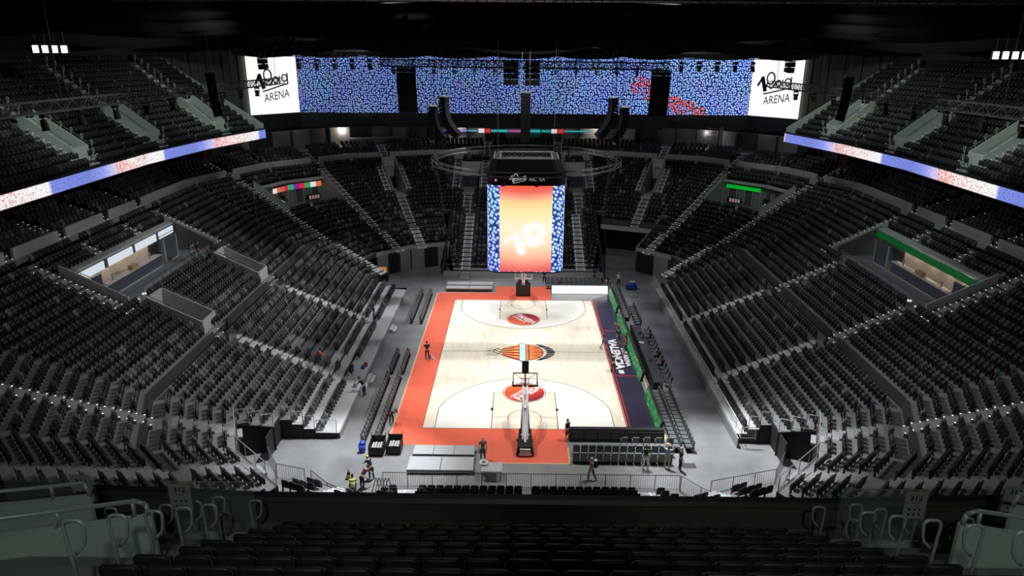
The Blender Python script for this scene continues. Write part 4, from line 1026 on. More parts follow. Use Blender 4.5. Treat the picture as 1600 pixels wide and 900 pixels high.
    cx = sx*9.35; q = MB(); q.box((cx-0.21, -48.0, 17.7), (cx+0.21, -47.98, 18.3)); c = q.build('sign_card', [mat('sign_card_white')], t)
    q = MB(); text_on(q, num, (cx, -48.005, 18.16), (1, 0, 0), (0, 0, 1), 0.24, 0.11, bold=0.02)
    for i in range(3):
        for j in range(2): q.box((cx-0.12+i*0.1, -48.006, 17.78+j*0.11), (cx-0.08+i*0.1, -48.004, 17.82+j*0.11))
    q.build('lettering', [m_black], c)
    q = MB(); xa, xb = sorted((cx-sx*0.25, cx+sx*1.6)); q.box((xa, -47.97, 17.1), (xb, -47.955, 18.33)); q.build('glass_pane', [m_glass], t)

# ------------------------------------------------------------------ court
Z1 = 0.012
mb = MB()
red = [(-9.6, -16.35), (-2.65, -16.35), (-2.65, -18.5), (2.95, -18.5), (2.95, -15.6), (7.5, -15.2), (7.5, -14), (7.6, -14), (7.6, 14), (3.1, 14), (3.1, 18.8), (-3.1, 18.8), (-3.1, 16.4), (-9.6, 16.4)]
mb.prism(red, 0.0, Z1, 0)
court = single(mb, 'basketball_court', [m_red], 'basketball court with pale wooden playing area inside a bright red surround', 'court')
mb = MB(); mb.poly([(-7.5, -14, Z1+.004), (7.5, -14, Z1+.004), (7.5, 14, Z1+.004), (-7.5, 14, Z1+.004)]); mb.build('playing_surface', [m_hard], court)
lines = MB(); paint = MB()
def flat(mb, pts, z, m=0): mb.poly([(x, y, z) for x, y in pts], m)
def ribbon_line(mb, pts, w_, z, m=0):
    for a, b in zip(pts, pts[1:]):
        a = Vector(a); b = Vector(b); d = (b-a).normalized(); n = Vector((-d.y, d.x))*w_/2; flat(mb, [a-n-d*0.01, b-n+d*0.01, b+n+d*0.01, a+n-d*0.01], z, m)
zl = Z1+0.016
for sy in (-1, 1):
    paint = MB()
    y0 = sy*14; yb = sy*12.425
    # pale area inside the three point line but outside the key
    a3 = math.degrees(math.asin(6.6/6.75)); arcp = [(6.75*math.sin(math.radians(t)), yb-sy*6.75*math.cos(math.radians(t))) for t in np.linspace(-a3, a3, 33)]
    poly = [(-6.6, y0)]+arcp+[(6.6, y0)]; flat(paint, poly if sy < 0 else poly[::-1], Z1+0.008)
    kz = [(-2.45, y0), (2.45, y0), (2.45, sy*8.2), (-2.45, sy*8.2)]; flat(paint, kz if sy < 0 else kz[::-1], Z1+0.011, 1)
    ribbon_line(lines, [(-6.6, y0)]+arcp+[(6.6, y0)], 0.05, zl)
    ribbon_line(lines, [(-2.45, y0), (-2.45, sy*8.2)], 0.05, zl); ribbon_line(lines, [(2.45, y0), (2.45, sy*8.2)], 0.05, zl); ribbon_line(lines, [(-2.45, sy*8.2), (2.45, sy*8.2)], 0.03, zl)
    ribbon_line(lines, [(1.25*math.sin(t), yb-sy*1.25*math.cos(t)) for t in np.linspace(-PI/2, PI/2, 21)], 0.05, zl)
    for sx in (-1, 1):
        ribbon_line(lines, [(sx*1.25, yb), (sx*1.25, yb+sy*0.375)], 0.05, zl); flat(lines, [(sx*2.5-0.1, sy*11.05-0.2), (sx*2.5+0.1, sy*11.05-0.2), (sx*2.5+0.1, sy*11.05+0.2), (sx*2.5-0.1, sy*11.05+0.2)], zl)
    paint.build('painted_area', [m_hardw, m_hard], court)
ribbon_line(lines, [(-7.5, -14), (7.5, -14), (7.5, 14), (-7.5, 14), (-7.5, -14)], 0.04, zl); ribbon_line(lines, [(-7.5, 0), (7.5, 0)], 0.04, zl)
lines.build('court_line', [m_line], court)
# end circles with lettering
def disc_mat():
    m = bpy.data.materials.new('circle_red'); m.use_nodes = True; nt = m.node_tree; b = nt.nodes['Principled BSDF']
    tc = nt.nodes.new('ShaderNodeTexCoord'); sp = nt.nodes.new('ShaderNodeSeparateXYZ'); nt.links.new(tc.outputs['Object'], sp.inputs[0])
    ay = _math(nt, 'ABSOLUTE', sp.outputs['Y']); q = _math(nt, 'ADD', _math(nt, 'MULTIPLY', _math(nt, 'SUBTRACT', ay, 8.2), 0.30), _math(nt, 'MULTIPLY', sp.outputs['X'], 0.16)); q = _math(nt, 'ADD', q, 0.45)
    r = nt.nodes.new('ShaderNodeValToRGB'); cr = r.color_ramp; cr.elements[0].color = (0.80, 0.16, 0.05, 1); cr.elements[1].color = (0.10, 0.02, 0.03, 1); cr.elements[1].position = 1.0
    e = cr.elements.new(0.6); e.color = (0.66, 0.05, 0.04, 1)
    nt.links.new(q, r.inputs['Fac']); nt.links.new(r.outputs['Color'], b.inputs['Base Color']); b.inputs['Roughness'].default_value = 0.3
    return m
m_disc = disc_mat(); m_wt = solid('white_floor_paint', (0.85, 0.85, 0.85), 0.35)
for sy in (-1, 1):
    mb = MB(); tx = MB()
    flat(mb, [(1.62*math.cos(t), sy*8.2+1.62*math.sin(t)) for t in np.linspace(0, 2*PI, 49)[:-1]], Z1+0.016); ribbon_line(lines, [], 0.04, zl)
    ln_ = MB(); ribbon_line(ln_, [(1.72*math.cos(t), sy*8.2+1.72*math.sin(t)) for t in np.linspace(0, 2*PI, 49)], 0.05, zl+0.002); ln_.build('court_line', [m_line], court)
    a = math.radians(52) if sy < 0 else math.radians(-55)
    u = Vector((math.cos(a), math.sin(a), 0)); v = Vector((-u.y, u.x, 0))
    if sy < 0: u = u; v = v
    text_on(tx, 'PAMESA', Vector((0.32, sy*8.2+(-0.05 if sy < 0 else 0.05), zl+0.008)), u, v, 2.9, 0.75, bold=0.04)
    text_on(tx, 'CERAMICA', Vector((-0.42, sy*8.2, zl+0.008)), u, v, 2.2, 0.36, bold=0.02)
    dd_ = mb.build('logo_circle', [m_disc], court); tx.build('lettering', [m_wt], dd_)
# centre emblem: bat wing, ball and striped fan (drawn lying along x)
em = MB(); ms = [solid('emblem_black', (0.02, 0.02, 0.03), 0.4), solid('emblem_orange', (0.85, 0.22, 0.06), 0.35), solid('emblem_red', (0.62, 0.02, 0.04), 0.35), solid('emblem_yellow', (0.9, 0.7, 0.12), 0.35), solid('emblem_cyan', (0.45, 0.75, 0.85), 0.35), m_wt, solid('emblem_grey', (0.3, 0.3, 0.28), 0.4)]
ez = Z1+0.02; s0 = Vector((-0.05, -0.1))
def E_(pts, m, dz=0.0): flat(em, [(s0.x+x, s0.y+y) for x, y in pts], ez+dz, m)
# ball half
E_([(-0.1, -1.28)]+[(-0.1+2.05*math.sin(t), -1.28*math.cos(t)) for t in np.linspace(0.05, PI-0.05, 24)]+[(-0.1, 1.28)], 0)
E_([(-0.1, -1.2)]+[(-0.1+1.97*math.sin(t), -1.2*math.cos(t)) for t in np.linspace(0.05, PI-0.05, 24)]+[(-0.1, 1.2)], 1, 0.003)
for pts in ([(-0.1, 0), (1.87, 0)], [(-0.1+1.6*t, 0.28+0.65*t*t) for t in np.linspace(0, 1, 8)], [(-0.1+1.6*t, -0.28-0.65*t*t) for t in np.linspace(0, 1, 8)]):
    ribbon_line(em, [(s0.x+x, s0.y+y) for x, y in pts], 0.05, ez+0.006, 0)
E_([(0.15, -1.2), (0.27, -1.2), (0.27, 1.2), (0.15, 1.2)], 0, 0.007)
# cyan band
E_([(-0.98, -1.32), (-0.85, -1.45), (-0.25, -1.45), (-0.12, -1.32), (-0.12, 1.32), (-0.25, 1.45), (-0.85, 1.45), (-0.98, 1.32)], 0, 0.008)
E_([(-0.9, -1.28), (-0.82, -1.37), (-0.28, -1.37), (-0.2, -1.28), (-0.2, 1.28), (-0.28, 1.37), (-0.82, 1.37), (-0.9, 1.28)], 4, 0.011)
# striped fan
n = 5
for i in range(n):
    for a_, b_, mi_ in ((0.0, 0.62, 2), (0.62, 1.0, 3)):
        f0 = (i+a_)/n; f1 = (i+b_)/n; E_([(-3.0, -0.5+f0), (-0.95, -1.3+2.6*f0), (-0.95, -1.3+2.6*f1), (-3.0, -0.5+f1)], mi_, 0.002)
    ribbon_line(em, [(s0.x-3.0, s0.y-0.5+i/n), (s0.x-0.95, s0.y-1.3+2.6*i/n)], 0.03, ez+0.005, 0)
ribbon_line(em, [(s0.x-3.0, s0.y-0.5), (s0.x-0.95, s0.y-1.3)], 0.06, ez+0.005, 0); ribbon_line(em, [(s0.x-3.0, s0.y+0.5), (s0.x-0.95, s0.y+1.3)], 0.06, ez+0.005, 0)
# braided cords
for i in range(4):
    ph = i*PI/2; ribbon_line(em, [(s0.x-3.0-1.0*t, s0.y+(-0.42+0.28*i)+0.12*math.sin(t*2*PI+ph)) for t in np.linspace(0, 1, 14)], 0.09, ez+0.004, 0 if i % 2 else 6)
    ribbon_line(em, [(s0.x-4.0, s0.y-0.42+0.28*i), (s0.x-4.75, s0.y-0.5+0.33*i)], 0.07, ez+0.004, 6 if i % 2 else 0)
# wing
for i in range(7):
    t0 = -1.15+2.3*i/7; t1 = -1.15+2.3*(i+0.72)/7
    xo = lambda y: 3.25-0.9*(abs(y)/1.15)**2; xi = lambda y: 2.35-1.15*(abs(y)/1.15)**2
    E_([(xi(t0), t0), (xo(t0), t0*0.85), (xo(t1)+0.1, t1*0.85), (xi(t1), t1)], 0, 0.003)
E_([(0.95, 1.3), (1.6, 1.25), (2.5, 0.85), (2.1, 0.8), (1.6, 1.05)], 0, 0.005); E_([(0.95, -1.3), (1.6, -1.05), (2.1, -0.8), (2.5, -0.85), (1.6, -1.25)], 0, 0.005)
em.V = [(-0.2+(v[0]+0.7)*0.77, v[1]*1.4, v[2]) for v in em.V]
em.build('centre_emblem', ms, court)
# navy run-off strip with lettering
mb = MB(); mb.prism([(7.62, -15), (9.75, -15), (9.75, 16.3), (7.62, 14.5)], 0.001, 0.014, 0)
nav = single(mb, 'runoff_mat', [solid('navy_floor', (0.035, 0.03, 0.055), 0.22)], 'dark navy run-off strip with white lettering along the right sideline', 'mat')
q = MB()
for y in (5.3, -4.9): q.box((7.75, y-0.06, 0.014), (9.7, y+0.06, 0.018))
q.box((7.74, -14.1, 0.014), (7.80, 14, 0.018)); q.box((7.72, -14.1, 0.0145), (9.75, -13.95, 0.0185)); q.build('red_border', [solid('border_red', (0.6, 0.04, 0.05), 0.4)], nav)
q = MB(); text_on(q, 'VALENCIA', (8.42, -0.2, 0.024), (0, -1, 0), (1, 0, 0), 6.8, 0.85, bold=0.05); text_on(q, 'THE ARENA', (9.2, -0.9, 0.024), (0, -1, 0), (1, 0, 0), 4.2, 0.45, bold=0.04)
q.build('lettering', [m_wt], nav)
q = MB(); q.box((8.15, -4.45, 0.02), (8.6, -3.75, 0.03)); single(q, 'paper_sheet', [m_wt], 'white sheet lying on the navy strip below the white lettering', 'paper')
# floor edge wooden strips
q = MB(); q.box((-9.72, -16.4, 0), (-9.6, 16.5, 0.02)); q.box((-2.65, -18.62, 0), (2.95, -18.5, 0.02)); q.box((-9.7, 16.4, 0), (-3.1, 16.5, 0.02)); q.box((2.95, -18.6, 0), (3.05, -16.5, 0.02)); struct(q, 'trim_3', [m_wood])
q = MB(); q.box((9.98, -16.2, 0), (10.12, 16.0, 0.06)); struct(q, 'trim_6', [m_wood])
# ------------------------------------------------------------------ basketball hoops
def hoop(loc, rz, label, frame_m, arm_m, pad_m):
    t = empty('basketball_hoop', loc, rz); tag(t, label, 'basketball hoop', None)
    q = MB(); q.hexa([(-0.62, -2.2, 0.12), (0.62, -2.2, 0.12), (0.5, 0, 0.12), (-0.5, 0, 0.12), (-0.5, -2.1, 0.7), (0.5, -2.1, 0.7), (0.42, -0.1, 1.0), (-0.42, -0.1, 1.0)]); 
    q.box((-0.55, -0.05, 0.12), (0.55, 0.12, 1.9 if pad_m else 1.0)) if pad_m else None
    q.build('base', [m_blackgloss], t)
    for x in (-0.52, 0.52):
        for y in (-2.0, -0.2):
            q = MB(); q.tube((x-0.05, y, 0.1), (x+0.05, y, 0.1), 0.1, 10); q.build('wheel', [m_black], t)
    q = MB(); q.box((-0.36, -2.28, 0.3), (0.36, -2.18, 0.62)); q.build('counterweight', [m_white], t); q = MB(); q.box((-0.42, -2.3, 0.14), (0.42, -2.2, 0.24)); q.build('rear_bar', [m_white], t); q = MB(); q.box((-0.3, -1.1, 1.0), (0.3, -1.0, 1.08)); q.build('cross_bar', [m_white], t)
    q = MB()
    for x in (-0.15, 0.15): q.path([(x, -1.3, 0.8), (x, 0.2, 2.5), (x, 2.2, 3.15)], 0.07, 8)
    q.box((-0.1, 0.1, 2.35), (0.1, 2.5, 2.5)); 
    for x in (-0.1, 0.1): q.tube((x, -0.3, 0.95), (x, 2.3, 2.95), 0.06, 8)
    q.tube((0, -1.6, 0.75), (0, 0.8, 2.75), 0.09, 8); q.build('arm', [arm_m], t)
    q = MB()
    for x in (-0.3, 0.3): q.path([(x, -0.9, 0.8), (x*0.7, 0.3, 1.9), (x*0.5, 1.6, 2.6)], 0.06, 8)
    q.build('brace', [m_black], t)
    y = 2.75; b = empty('backboard', (0, 0, 0)); 
    q = MB(); q.box((-0.88, y, 2.92), (0.88, y+0.03, 3.93)); bb = q.build('backboard', [m_glass], t); bpy.data.objects.remove(b)
    q = MB()
    for a_, c_ in (((-0.9, y-0.02, 2.9), (0.9, y+0.05, 2.96)), ((-0.9, y-0.02, 3.89), (0.9, y+0.05, 3.95)), ((-0.9, y-0.02, 2.9), (-0.84, y+0.05, 3.95)), ((0.84, y-0.02, 2.9), (0.9, y+0.05, 3.95))): q.box(a_, c_)
    q.build('board_frame', [frame_m], bb)
    q = MB(); q.box((-0.94, y-0.05, 2.84), (0.94, y+0.07, 2.95)); q.box((-0.94, y-0.05, 2.9), (-0.87, y+0.07, 3.25)); q.box((0.87, y-0.05, 2.9), (0.94, y+0.07, 3.25)); q.build('edge_padding', [m_black if frame_m is m_black else m_white], bb)
    q = MB(); q.box((-0.295, y-0.005, 3.06), (0.295, y+0.035, 3.1)); q.box((-0.295, y-0.005, 3.47), (0.295, y+0.035, 3.51)); q.box((-0.295, y-0.005, 3.06), (-0.25, y+0.035, 3.51)); q.box((0.25, y-0.005, 3.06), (0.295, y+0.035, 3.51)); q.build('target_square', [m_white], bb)
    q = MB(); q.box((-0.05, y-0.1, 3.0), (0.05, y-0.02, 4.0)); q.tube((-0.8, y-0.05, 3.9), (0, y-0.15, 3.4), 0.015, 5); q.tube((0.8, y-0.05, 3.9), (0, y-0.15, 3.4), 0.015, 5); q.build('board_support', [m_black], bb)
    q = MB(); c = Vector((0, y+0.38, 3.05)); pts = [(0.23*math.cos(a), y+0.38+0.23*math.sin(a), 3.05) for a in np.linspace(0, 2*PI, 21)]; q.path(pts, 0.012, 6); q.box((-0.08, y+0.03, 2.98), (0.08, y+0.16, 3.06)); r = q.build('rim', [solid('rim_orange', (0.8, 0.16, 0.04), 0.4)], bb)
    q = MB()
    for i in range(12):
        a0 = 2*PI*i/12; a1 = a0+PI/12; a2 = a0+PI/6
        for j in range(4):
            r0 = 0.22-0.03*j; r1 = 0.22-0.03*(j+1); z0 = 3.04-0.1*j; z1 = z0-0.1
            q.tube((r0*math.cos(a0), y+0.38+r0*math.sin(a0), z0), (r1*math.cos(a1), y+0.38+r1*math.sin(a1), z1), 0.006, 3); q.tube((r0*math.cos(a2), y+0.38+r0*math.sin(a2), z0), (r1*math.cos(a1), y+0.38+r1*math.sin(a1), z1), 0.006, 3)
    q.build('net', [m_white], bb)
    q = MB(); q.box((-0.25, y-0.22, 4.02), (0.25, y-0.1, 4.95)); s_ = q.build('shot_clock', [m_blackgloss], t)
    q = MB(); q.box((-0.24, y-0.1, 4.04), (0.24, y-0.092, 4.93)); q.build('clock_face', [solid('clock_red', (0.12, 0.01, 0.01), 0.4)], s_)
    if pad_m:
        q = MB(); q.box((-0.8, 0.0, 0.1), (0.8, 0.28, 1.55)); q.hexa([(-0.7, 0, 1.5), (0.7, 0, 1.5), (0.7, 0.28, 1.5), (-0.7, 0.28, 1.5), (-0.35, 0, 2.1), (0.35, 0, 2.1), (0.35, 0.2, 2.1), (-0.35, 0.2, 2.1)]); q.build('front_padding', [mat('dark_padding', (0.02, 0.02, 0.022), 0.5)], t)
    return t
hoop((0.0, -15.55, 0.012), 0, 'basketball hoop with black frame nearest the camera, seen from behind', m_black, mat('arm_white', (0.75, 0.76, 0.78), 0.4), False)
hoop((0.0, 15.55, 0.012), PI, 'basketball hoop with white frame at the far end of the court', m_white, mat('arm_white'), True)

# ------------------------------------------------------------------ centre hung cube
cube = empty('scoreboard_cube', (0, 0, 8.65)); tag(cube, 'tall four-sided screen cube with rounded corners hanging over the court', 'scoreboard')
def rsq(h, r, n=5):
    pts = []
    for cx, cy, a0 in ((h-r, h-r, 0), (-h+r, h-r, 90), (-h+r, -h+r, 180), (h-r, -h+r, 270)):
        for i in range(n+1):
            a = math.radians(a0+90*i/n); pts.append((cx+r*math.cos(a), cy+r*math.sin(a)))
    return pts
m_cb = bead_screen('cube_bead_picture', 3.2, rot=0.5, strength=2.4, lift=(0, 1, 0.6))
mb = MB(); R_ = rsq(3.16, 1.0); n = len(R_)
per = [0]
for a, b in zip(R_, R_[1:]+R_[:1]): per.append(per[-1]+math.dist(a, b))
uvl = []
for i in range(n):
    a, b = R_[i], R_[(i+1) % n]; mb.poly([(a[0], a[1], 0), (b[0], b[1], 0), (b[0], b[1], 7.25), (a[0], a[1], 7.25)]); uvl += [(per[i], 0), (per[i+1], 0), (per[i+1], 7.25), (per[i], 7.25)]
o = mb.build('curved_screen', [m_cb], cube); uv = o.data.uv_layers.new(name='UVMap')
for i, c in enumerate(uvl): uv.data[i].uv = c
mb = MB(); mb.prism(R_, -0.12, -0.01); mb.build('underside', [m_black], cube)
def grad_mat():
    m = bpy.data.materials.new('sunset_picture'); m.use_nodes = True; nt = m.node_tree; b = nt.nodes['Principled BSDF']
    tc = nt.nodes.new('ShaderNodeTexCoord'); sp = nt.nodes.new('ShaderNodeSeparateXYZ'); nt.links.new(tc.outputs['UV'], sp.inputs[0]); X, Y = sp.outputs['X'], sp.outputs['Y']
    cx = _math(nt, 'SUBTRACT', X, 0.5); q = _math(nt, 'SUBTRACT', Y, _math(nt, 'MULTIPLY', _math(nt, 'MULTIPLY', cx, cx), 0.12))
    q2 = _math(nt, 'ADD', _math(nt, 'SUBTRACT', Y, 0.5), 0.0)
    r = nt.nodes.new('ShaderNodeValToRGB'); cr = r.color_ramp
    st = [(0, (0.85, 0.12, 0.12)), (0.07, (0.95, 0.25, 0.2)), (0.16, (1, 0.5, 0.33)), (0.3, (1, 0.8, 0.52)), (0.5, (1, 0.92, 0.66)), (0.68, (1, 0.86, 0.45)), (0.8, (1, 0.70, 0.33)), (0.88, (0.95, 0.33, 0.22)), (0.93, (0.9, 0.16, 0.12)), (1, (0.95, 0.1, 0.05))]
    cr.elements[0].color = (*st[0][1], 1); cr.elements[1].color = (*st[-1][1], 1)
    for p_, c in st[1:-1]:
        e = cr.elements.new(p_); e.color = (*c, 1)
    nt.links.new(q, r.inputs['Fac'])
    tot = None
    def blob(x, y, k, a):
        nonlocal tot
        dx = _math(nt, 'SUBTRACT', X, x); dy = _math(nt, 'MULTIPLY', _math(nt, 'SUBTRACT', Y, y), 1.7)
        d2 = _math(nt, 'ADD', _math(nt, 'MULTIPLY', dx, dx), _math(nt, 'MULTIPLY', dy, dy)); g = _math(nt, 'MULTIPLY', _math(nt, 'EXPONENT', _math(nt, 'MULTIPLY', d2, -k)), a)
        tot = g if tot is None else _math(nt, 'MAXIMUM', tot, g)
    for t in np.linspace(0, 1, 4): blob(0.12+0.18*t, 0.36+0.07*t, 420, 1.2)
    for t in np.linspace(0, 1, 6): blob(0.32+0.10*t, 0.42-0.17*t, 200, 1.8)
    for a in np.linspace(0, 2*PI, 15)[:-1]: blob(0.66+0.14*math.cos(a), 0.46+0.085*math.sin(a), 190, 1.5)
    for t in np.linspace(0, 1, 4): blob(0.5+0.3*t, 0.34-0.07*t+0.1*t*t, 300, 1.4)
    mx = nt.nodes.new('ShaderNodeMixRGB'); mx.use_clamp = True; nt.links.new(tot, mx.inputs['Fac']); nt.links.new(r.outputs['Color'], mx.inputs['Color1']); mx.inputs['Color2'].default_value = (1, 1, 0.97, 1)
    cl = _math(nt, 'MINIMUM', tot, 1.0); nt.links.new(cl, mx.inputs['Fac'])
    nt.links.new(mx.outputs['Color'], b.inputs['Emission Color']); b.inputs['Emission Strength'].default_value = 1.0; b.inputs['Base Color'].default_value = (0.01, 0.01, 0.01, 1)
    return m
m_sun = grad_mat()
for k in range(4):
    a = k*PI/2; R3 = Matrix.Rotation(a, 3, 'Z')
    q = MB(); q.poly([R3 @ Vector(p) for p in ((-2.14, -3.175, 0.02), (2.14, -3.175, 0.02), (2.14, -3.175, 7.25), (-2.14, -3.175, 7.25))]); o = q.build('picture_panel', [m_sun], cube)
    uv = o.data.uv_layers.new(name='UVMap')
    for i, c in enumerate(((0, 0), (1, 0), (1, 1), (0, 1))): uv.data[i].uv = c
mb = MB(); Ro = rsq(3.2, 1.0); mb.prism(Ro, 7.25, 8.35); 
for i in range(n):
    a, b = Ro[i], Ro[(i+1) % n]; a2, b2 = rsq(2.9, 0.9)[i], rsq(2.9, 0.9)[(i+1) % n]
    mb.poly([(a[0], a[1], 8.35), (b[0], b[1], 8.35), (b2[0], b2[1], 9.3), (a2[0], a2[1], 9.3)])
fas = mb.build('fascia', [mat('fascia_black', (0.01, 0.01, 0.012), 0.35)], cube)
q = MB(); fy = -3.215; logo(q, Vector((-0.85, fy, 7.82)), Vector((1, 0, 0)), Vector((0, 0, 1)), 0.24); text_on(q, 'ARENA', (0.85, fy, 7.78), (1, 0, 0), (0, 0, 1), 1.3, 0.3); q.build('lettering', [mat('lettering_white', (0.8, 0.8, 0.8), emis=(0.5, 0.5, 0.52), es=0.35)], fas)
q = MB(); q.sphere((-2.45, -3.16, 7.68), 0.1, 0); q.build('indicator', [mat('pink_glow', (0, 0, 0), emis=(0.8, 0.25, 0.3), es=0.8)], fas)
q = MB()
def truss(q, a, b, w_=0.4, r=0.03, step=0.55, m=0):
    a = Vector(a); b = Vector(b); d = (b-a); L_ = d.length; d.normalize(); s = d.cross(Vector((0, 0, 1))); s = s.normalized() if s.length > 0.1 else Vector((1, 0, 0)); u = s.cross(d)
    cs = [s*w_/2*i+u*w_/2*j for i, j in ((1, 1), (-1, 1), (-1, -1), (1, -1))]
    for c in cs: q.tube(a+c, b+c, r, 5, m)
    k = max(1, int(L_/step))
    for i in range(k):
        p0 = a+d*(L_*i/k); p1 = a+d*(L_*(i+1)/k)
        for j in range(4):
            c0, c1 = cs[j], cs[(j+1) % 4]
            q.tube(p0+(c0 if i % 2 else c1), p1+(c1 if i % 2 else c0), r*0.6, 4, m)
        for j in range(4): q.tube(p0+cs[j], p0+cs[(j+1) % 4], r*0.5, 4, m)
for (a, b) in (((-2.4, -2.0, 9.0), (2.4, -2.0, 9.0)), ((-2.4, 2.0, 9.0), (2.4, 2.0, 9.0)), ((-2.4, -2, 9.0), (-2.4, 2, 9.0)), ((2.4, -2, 9.0), (2.4, 2, 9.0))): truss(q, a, b, 0.5, 0.035, 0.6)
for x in (-2.4, 2.4):
    for y in (-2, 2): q.tube((x, y, 9), (x, y, 21), 0.02, 4)
q.build('hanging_truss', [m_rail], cube)
q = MB(); q.box((-2.7, -2.7, 8.3), (2.7, 2.7, 8.4)); q.build('top_plate', [m_dgrey], cube)
# ring truss ---------------------------------------------------------
q = MB(); R0 = 7.9; N_ = 48; zc = 17.35
for rr, zz in ((R0, zc), (R0-0.35, zc), (R0, zc+0.35), (R0-0.35, zc+0.35)):
    q.path([(rr*math.cos(2*PI*i/N_), rr*math.sin(2*PI*i/N_), zz) for i in range(N_+1)], 0.03, 5)
for i in range(N_):
    a = 2*PI*i/N_; b = 2*PI*(i+0.5)/N_
    q.tube((R0*math.cos(a), R0*math.sin(a), zc), (R0*math.cos(b), R0*math.sin(b), zc+0.35), 0.015, 4); q.tube(((R0-0.35)*math.cos(a), (R0-0.35)*math.sin(a), zc), (R0*math.cos(b), R0*math.sin(b), zc), 0.015, 4)
for i in range(8):
    a = 2*PI*(i+0.5)/8; q.tube((R0*math.cos(a), R0*math.sin(a), zc+0.3), (R0*math.cos(a), R0*math.sin(a), 30), 0.012, 4)
single(q, 'ring_truss', [mat('ring_black', (0.03, 0.03, 0.033), 0.45)], 'circular lighting truss around the top of the screen cube', 'truss')
def fixture_geo():
    q = MB(); q.box((-0.16, -0.12, -0.2), (0.16, 0.12, 0.0)); q.box((-0.2, -0.03, -0.5), (-0.16, 0.03, -0.15)); q.box((0.16, -0.03, -0.5), (0.2, 0.03, -0.15)); q.tube((0, 0, -0.3), (0, -0.05, -0.78), 0.13, 10, r2=0.17); return q
fxp = None
def fixture(x, y, z, rz, label, grp, sc=1.0, lit=False):
    global fxp
    if fxp is None: o = fixture_geo().build('stage_light', [m_blackgloss]); fxp = o
    else: o = fxp.copy(); COL.objects.link(o)
    o.location = (x, y, z); o.rotation_euler = (0, 0, rz); o.scale = (sc, sc, sc); tag(o, label, 'stage light', grp)
for i in range(20):
    a = 2*PI*(i+0.3)/20; fixture(R0*math.cos(a), R0*math.sin(a), zc-0.02, a, 'black stage light under the ring truss, %s round from the right' % ORD[i], 'stage lights on the ring truss', 0.8)

# ------------------------------------------------------------------ side trusses, loudspeakers, rig
for sx, nm in ((-1, 'left'), (1, 'right')):
    q = MB(); truss(q, (sx*27, 22, 22.75), (sx*27, -24, 23.2), 0.62, 0.04, 0.8)
    for y in (20, 8, -6, -18): q.tube((sx*27, y, 23.3), (sx*27, y, 34), 0.02, 4)
    single(q, 'side_truss', [mat('truss_grey', (0.12, 0.125, 0.13), 0.5, metal=0.3)], 'long steel lighting truss hung in front of the %s upper tier' % nm, 'truss')
    for i, y in enumerate((14, 9.5, 5.0, -4.5, -8.5, -12.5, -16.5, -20)):
        fixture(sx*27, y, 22.5+0.009*(20-y), 0.3*i, 'black stage light hanging from the %s side truss, %s from the far end' % (nm, ORD[i]), 'stage lights on the %s side truss' % nm, 1.25)
def line_array(name, label, x, y, ztop, n, w_=1.25, h=0.36, dep=0.7, curve=0.03, rz=0.0, lean=0.0):
    t = empty(name, (x, y, ztop), rz); tag(t, label, 'loudspeaker')
    q = MB(); q.box((-w_/2, -dep/2, 0), (w_/2, dep/2, 0.12)); 
    for sx in (-0.4, 0.4): q.tube((sx*w_, 0, 0.1), (sx*w_, 0, 33-ztop), 0.02, 4)
    q.build('hanging_frame', [m_rail], t); a = lean; p = Vector((0, 0, 0))
    for i in range(n):
        q = MB(); R = Matrix.Rotation(a, 3, 'X'); c = p+R @ Vector((0, 0, -h/2))
        pts = [R @ Vector(v)+c for v in ((-w_/2, -dep/2, -h*0.47), (w_/2, -dep/2, -h*0.47), (w_/2*0.85, dep/2, -h*0.4), (-w_/2*0.85, dep/2, -h*0.4), (-w_/2, -dep/2, h*0.47), (w_/2, -dep/2, h*0.47), (w_/2*0.85, dep/2, h*0.4), (-w_/2*0.85, dep/2, h*0.4))]
        q.hexa(pts); q.build('speaker_box', [mat('speaker_black', (0.004, 0.004, 0.0045), 0.8, spec=0.2)], t); p = p+R @ Vector((0, 0, -h)); a += curve
line_array('line_array', 'tall black loudspeaker array hanging in front of the left upper tier', -25.7, 0, 24.3, 9, 1.6, 0.38, rz=-1.2, curve=0.02)
line_array('line_array', 'tall black loudspeaker array hanging in front of the right upper tier', 25.9, 0, 24.3, 9, 1.6, 0.38, rz=1.2, curve=0.02)
line_array('line_array', 'wide black loudspeaker array before the left half of the end screen', -12.8, 20, 24.2, 12, 2.1, 0.39)
line_array('line_array', 'wide black loudspeaker array before the right half of the end screen', 14.5, 20, 24.0, 12, 2.1, 0.39)
line_array('line_array', 'slim black loudspeaker mast in the middle before the end screen', 0.0, 12, 22.2, 14, 0.95, 0.34)
line_array('line_array', 'curved black loudspeaker array left of the middle, its foot bending inward', -8.2, 14, 21.6, 13, 1.3, 0.33, curve=-0.085, rz=1.35, lean=0.15)
line_array('line_array', 'curved black loudspeaker array right of the middle, its foot bending inward', 8.8, 14, 21.6, 13, 1.3, 0.33, curve=-0.085, rz=-1.35, lean=0.15)
line_array('line_array', 'outer curved black loudspeaker array beside the left curved one', -9.4, 15, 20.6, 11, 1.2, 0.33, curve=-0.1, rz=1.35, lean=0.2)
line_array('line_array', 'outer curved black loudspeaker array beside the right curved one', 10.1, 15, 20.6, 11, 1.2, 0.33, curve=-0.1, rz=-1.35, lean=0.2)
line_array('subwoofer_array', 'square black bass cabinets hanging left of the middle under the rig', -1.55, 20, 25.0, 4, 1.6, 0.62, curve=0)
line_array('subwoofer_array', 'square black bass cabinets hanging right of the middle under the rig', 0.75, 20, 25.0, 4, 1.6, 0.62, curve=0)
q = MB()
for y in (19.2, 20.8): truss(q, (-15.5, y, 24.75), (15.2, y, 24.55), 0.7, 0.045, 0.7)
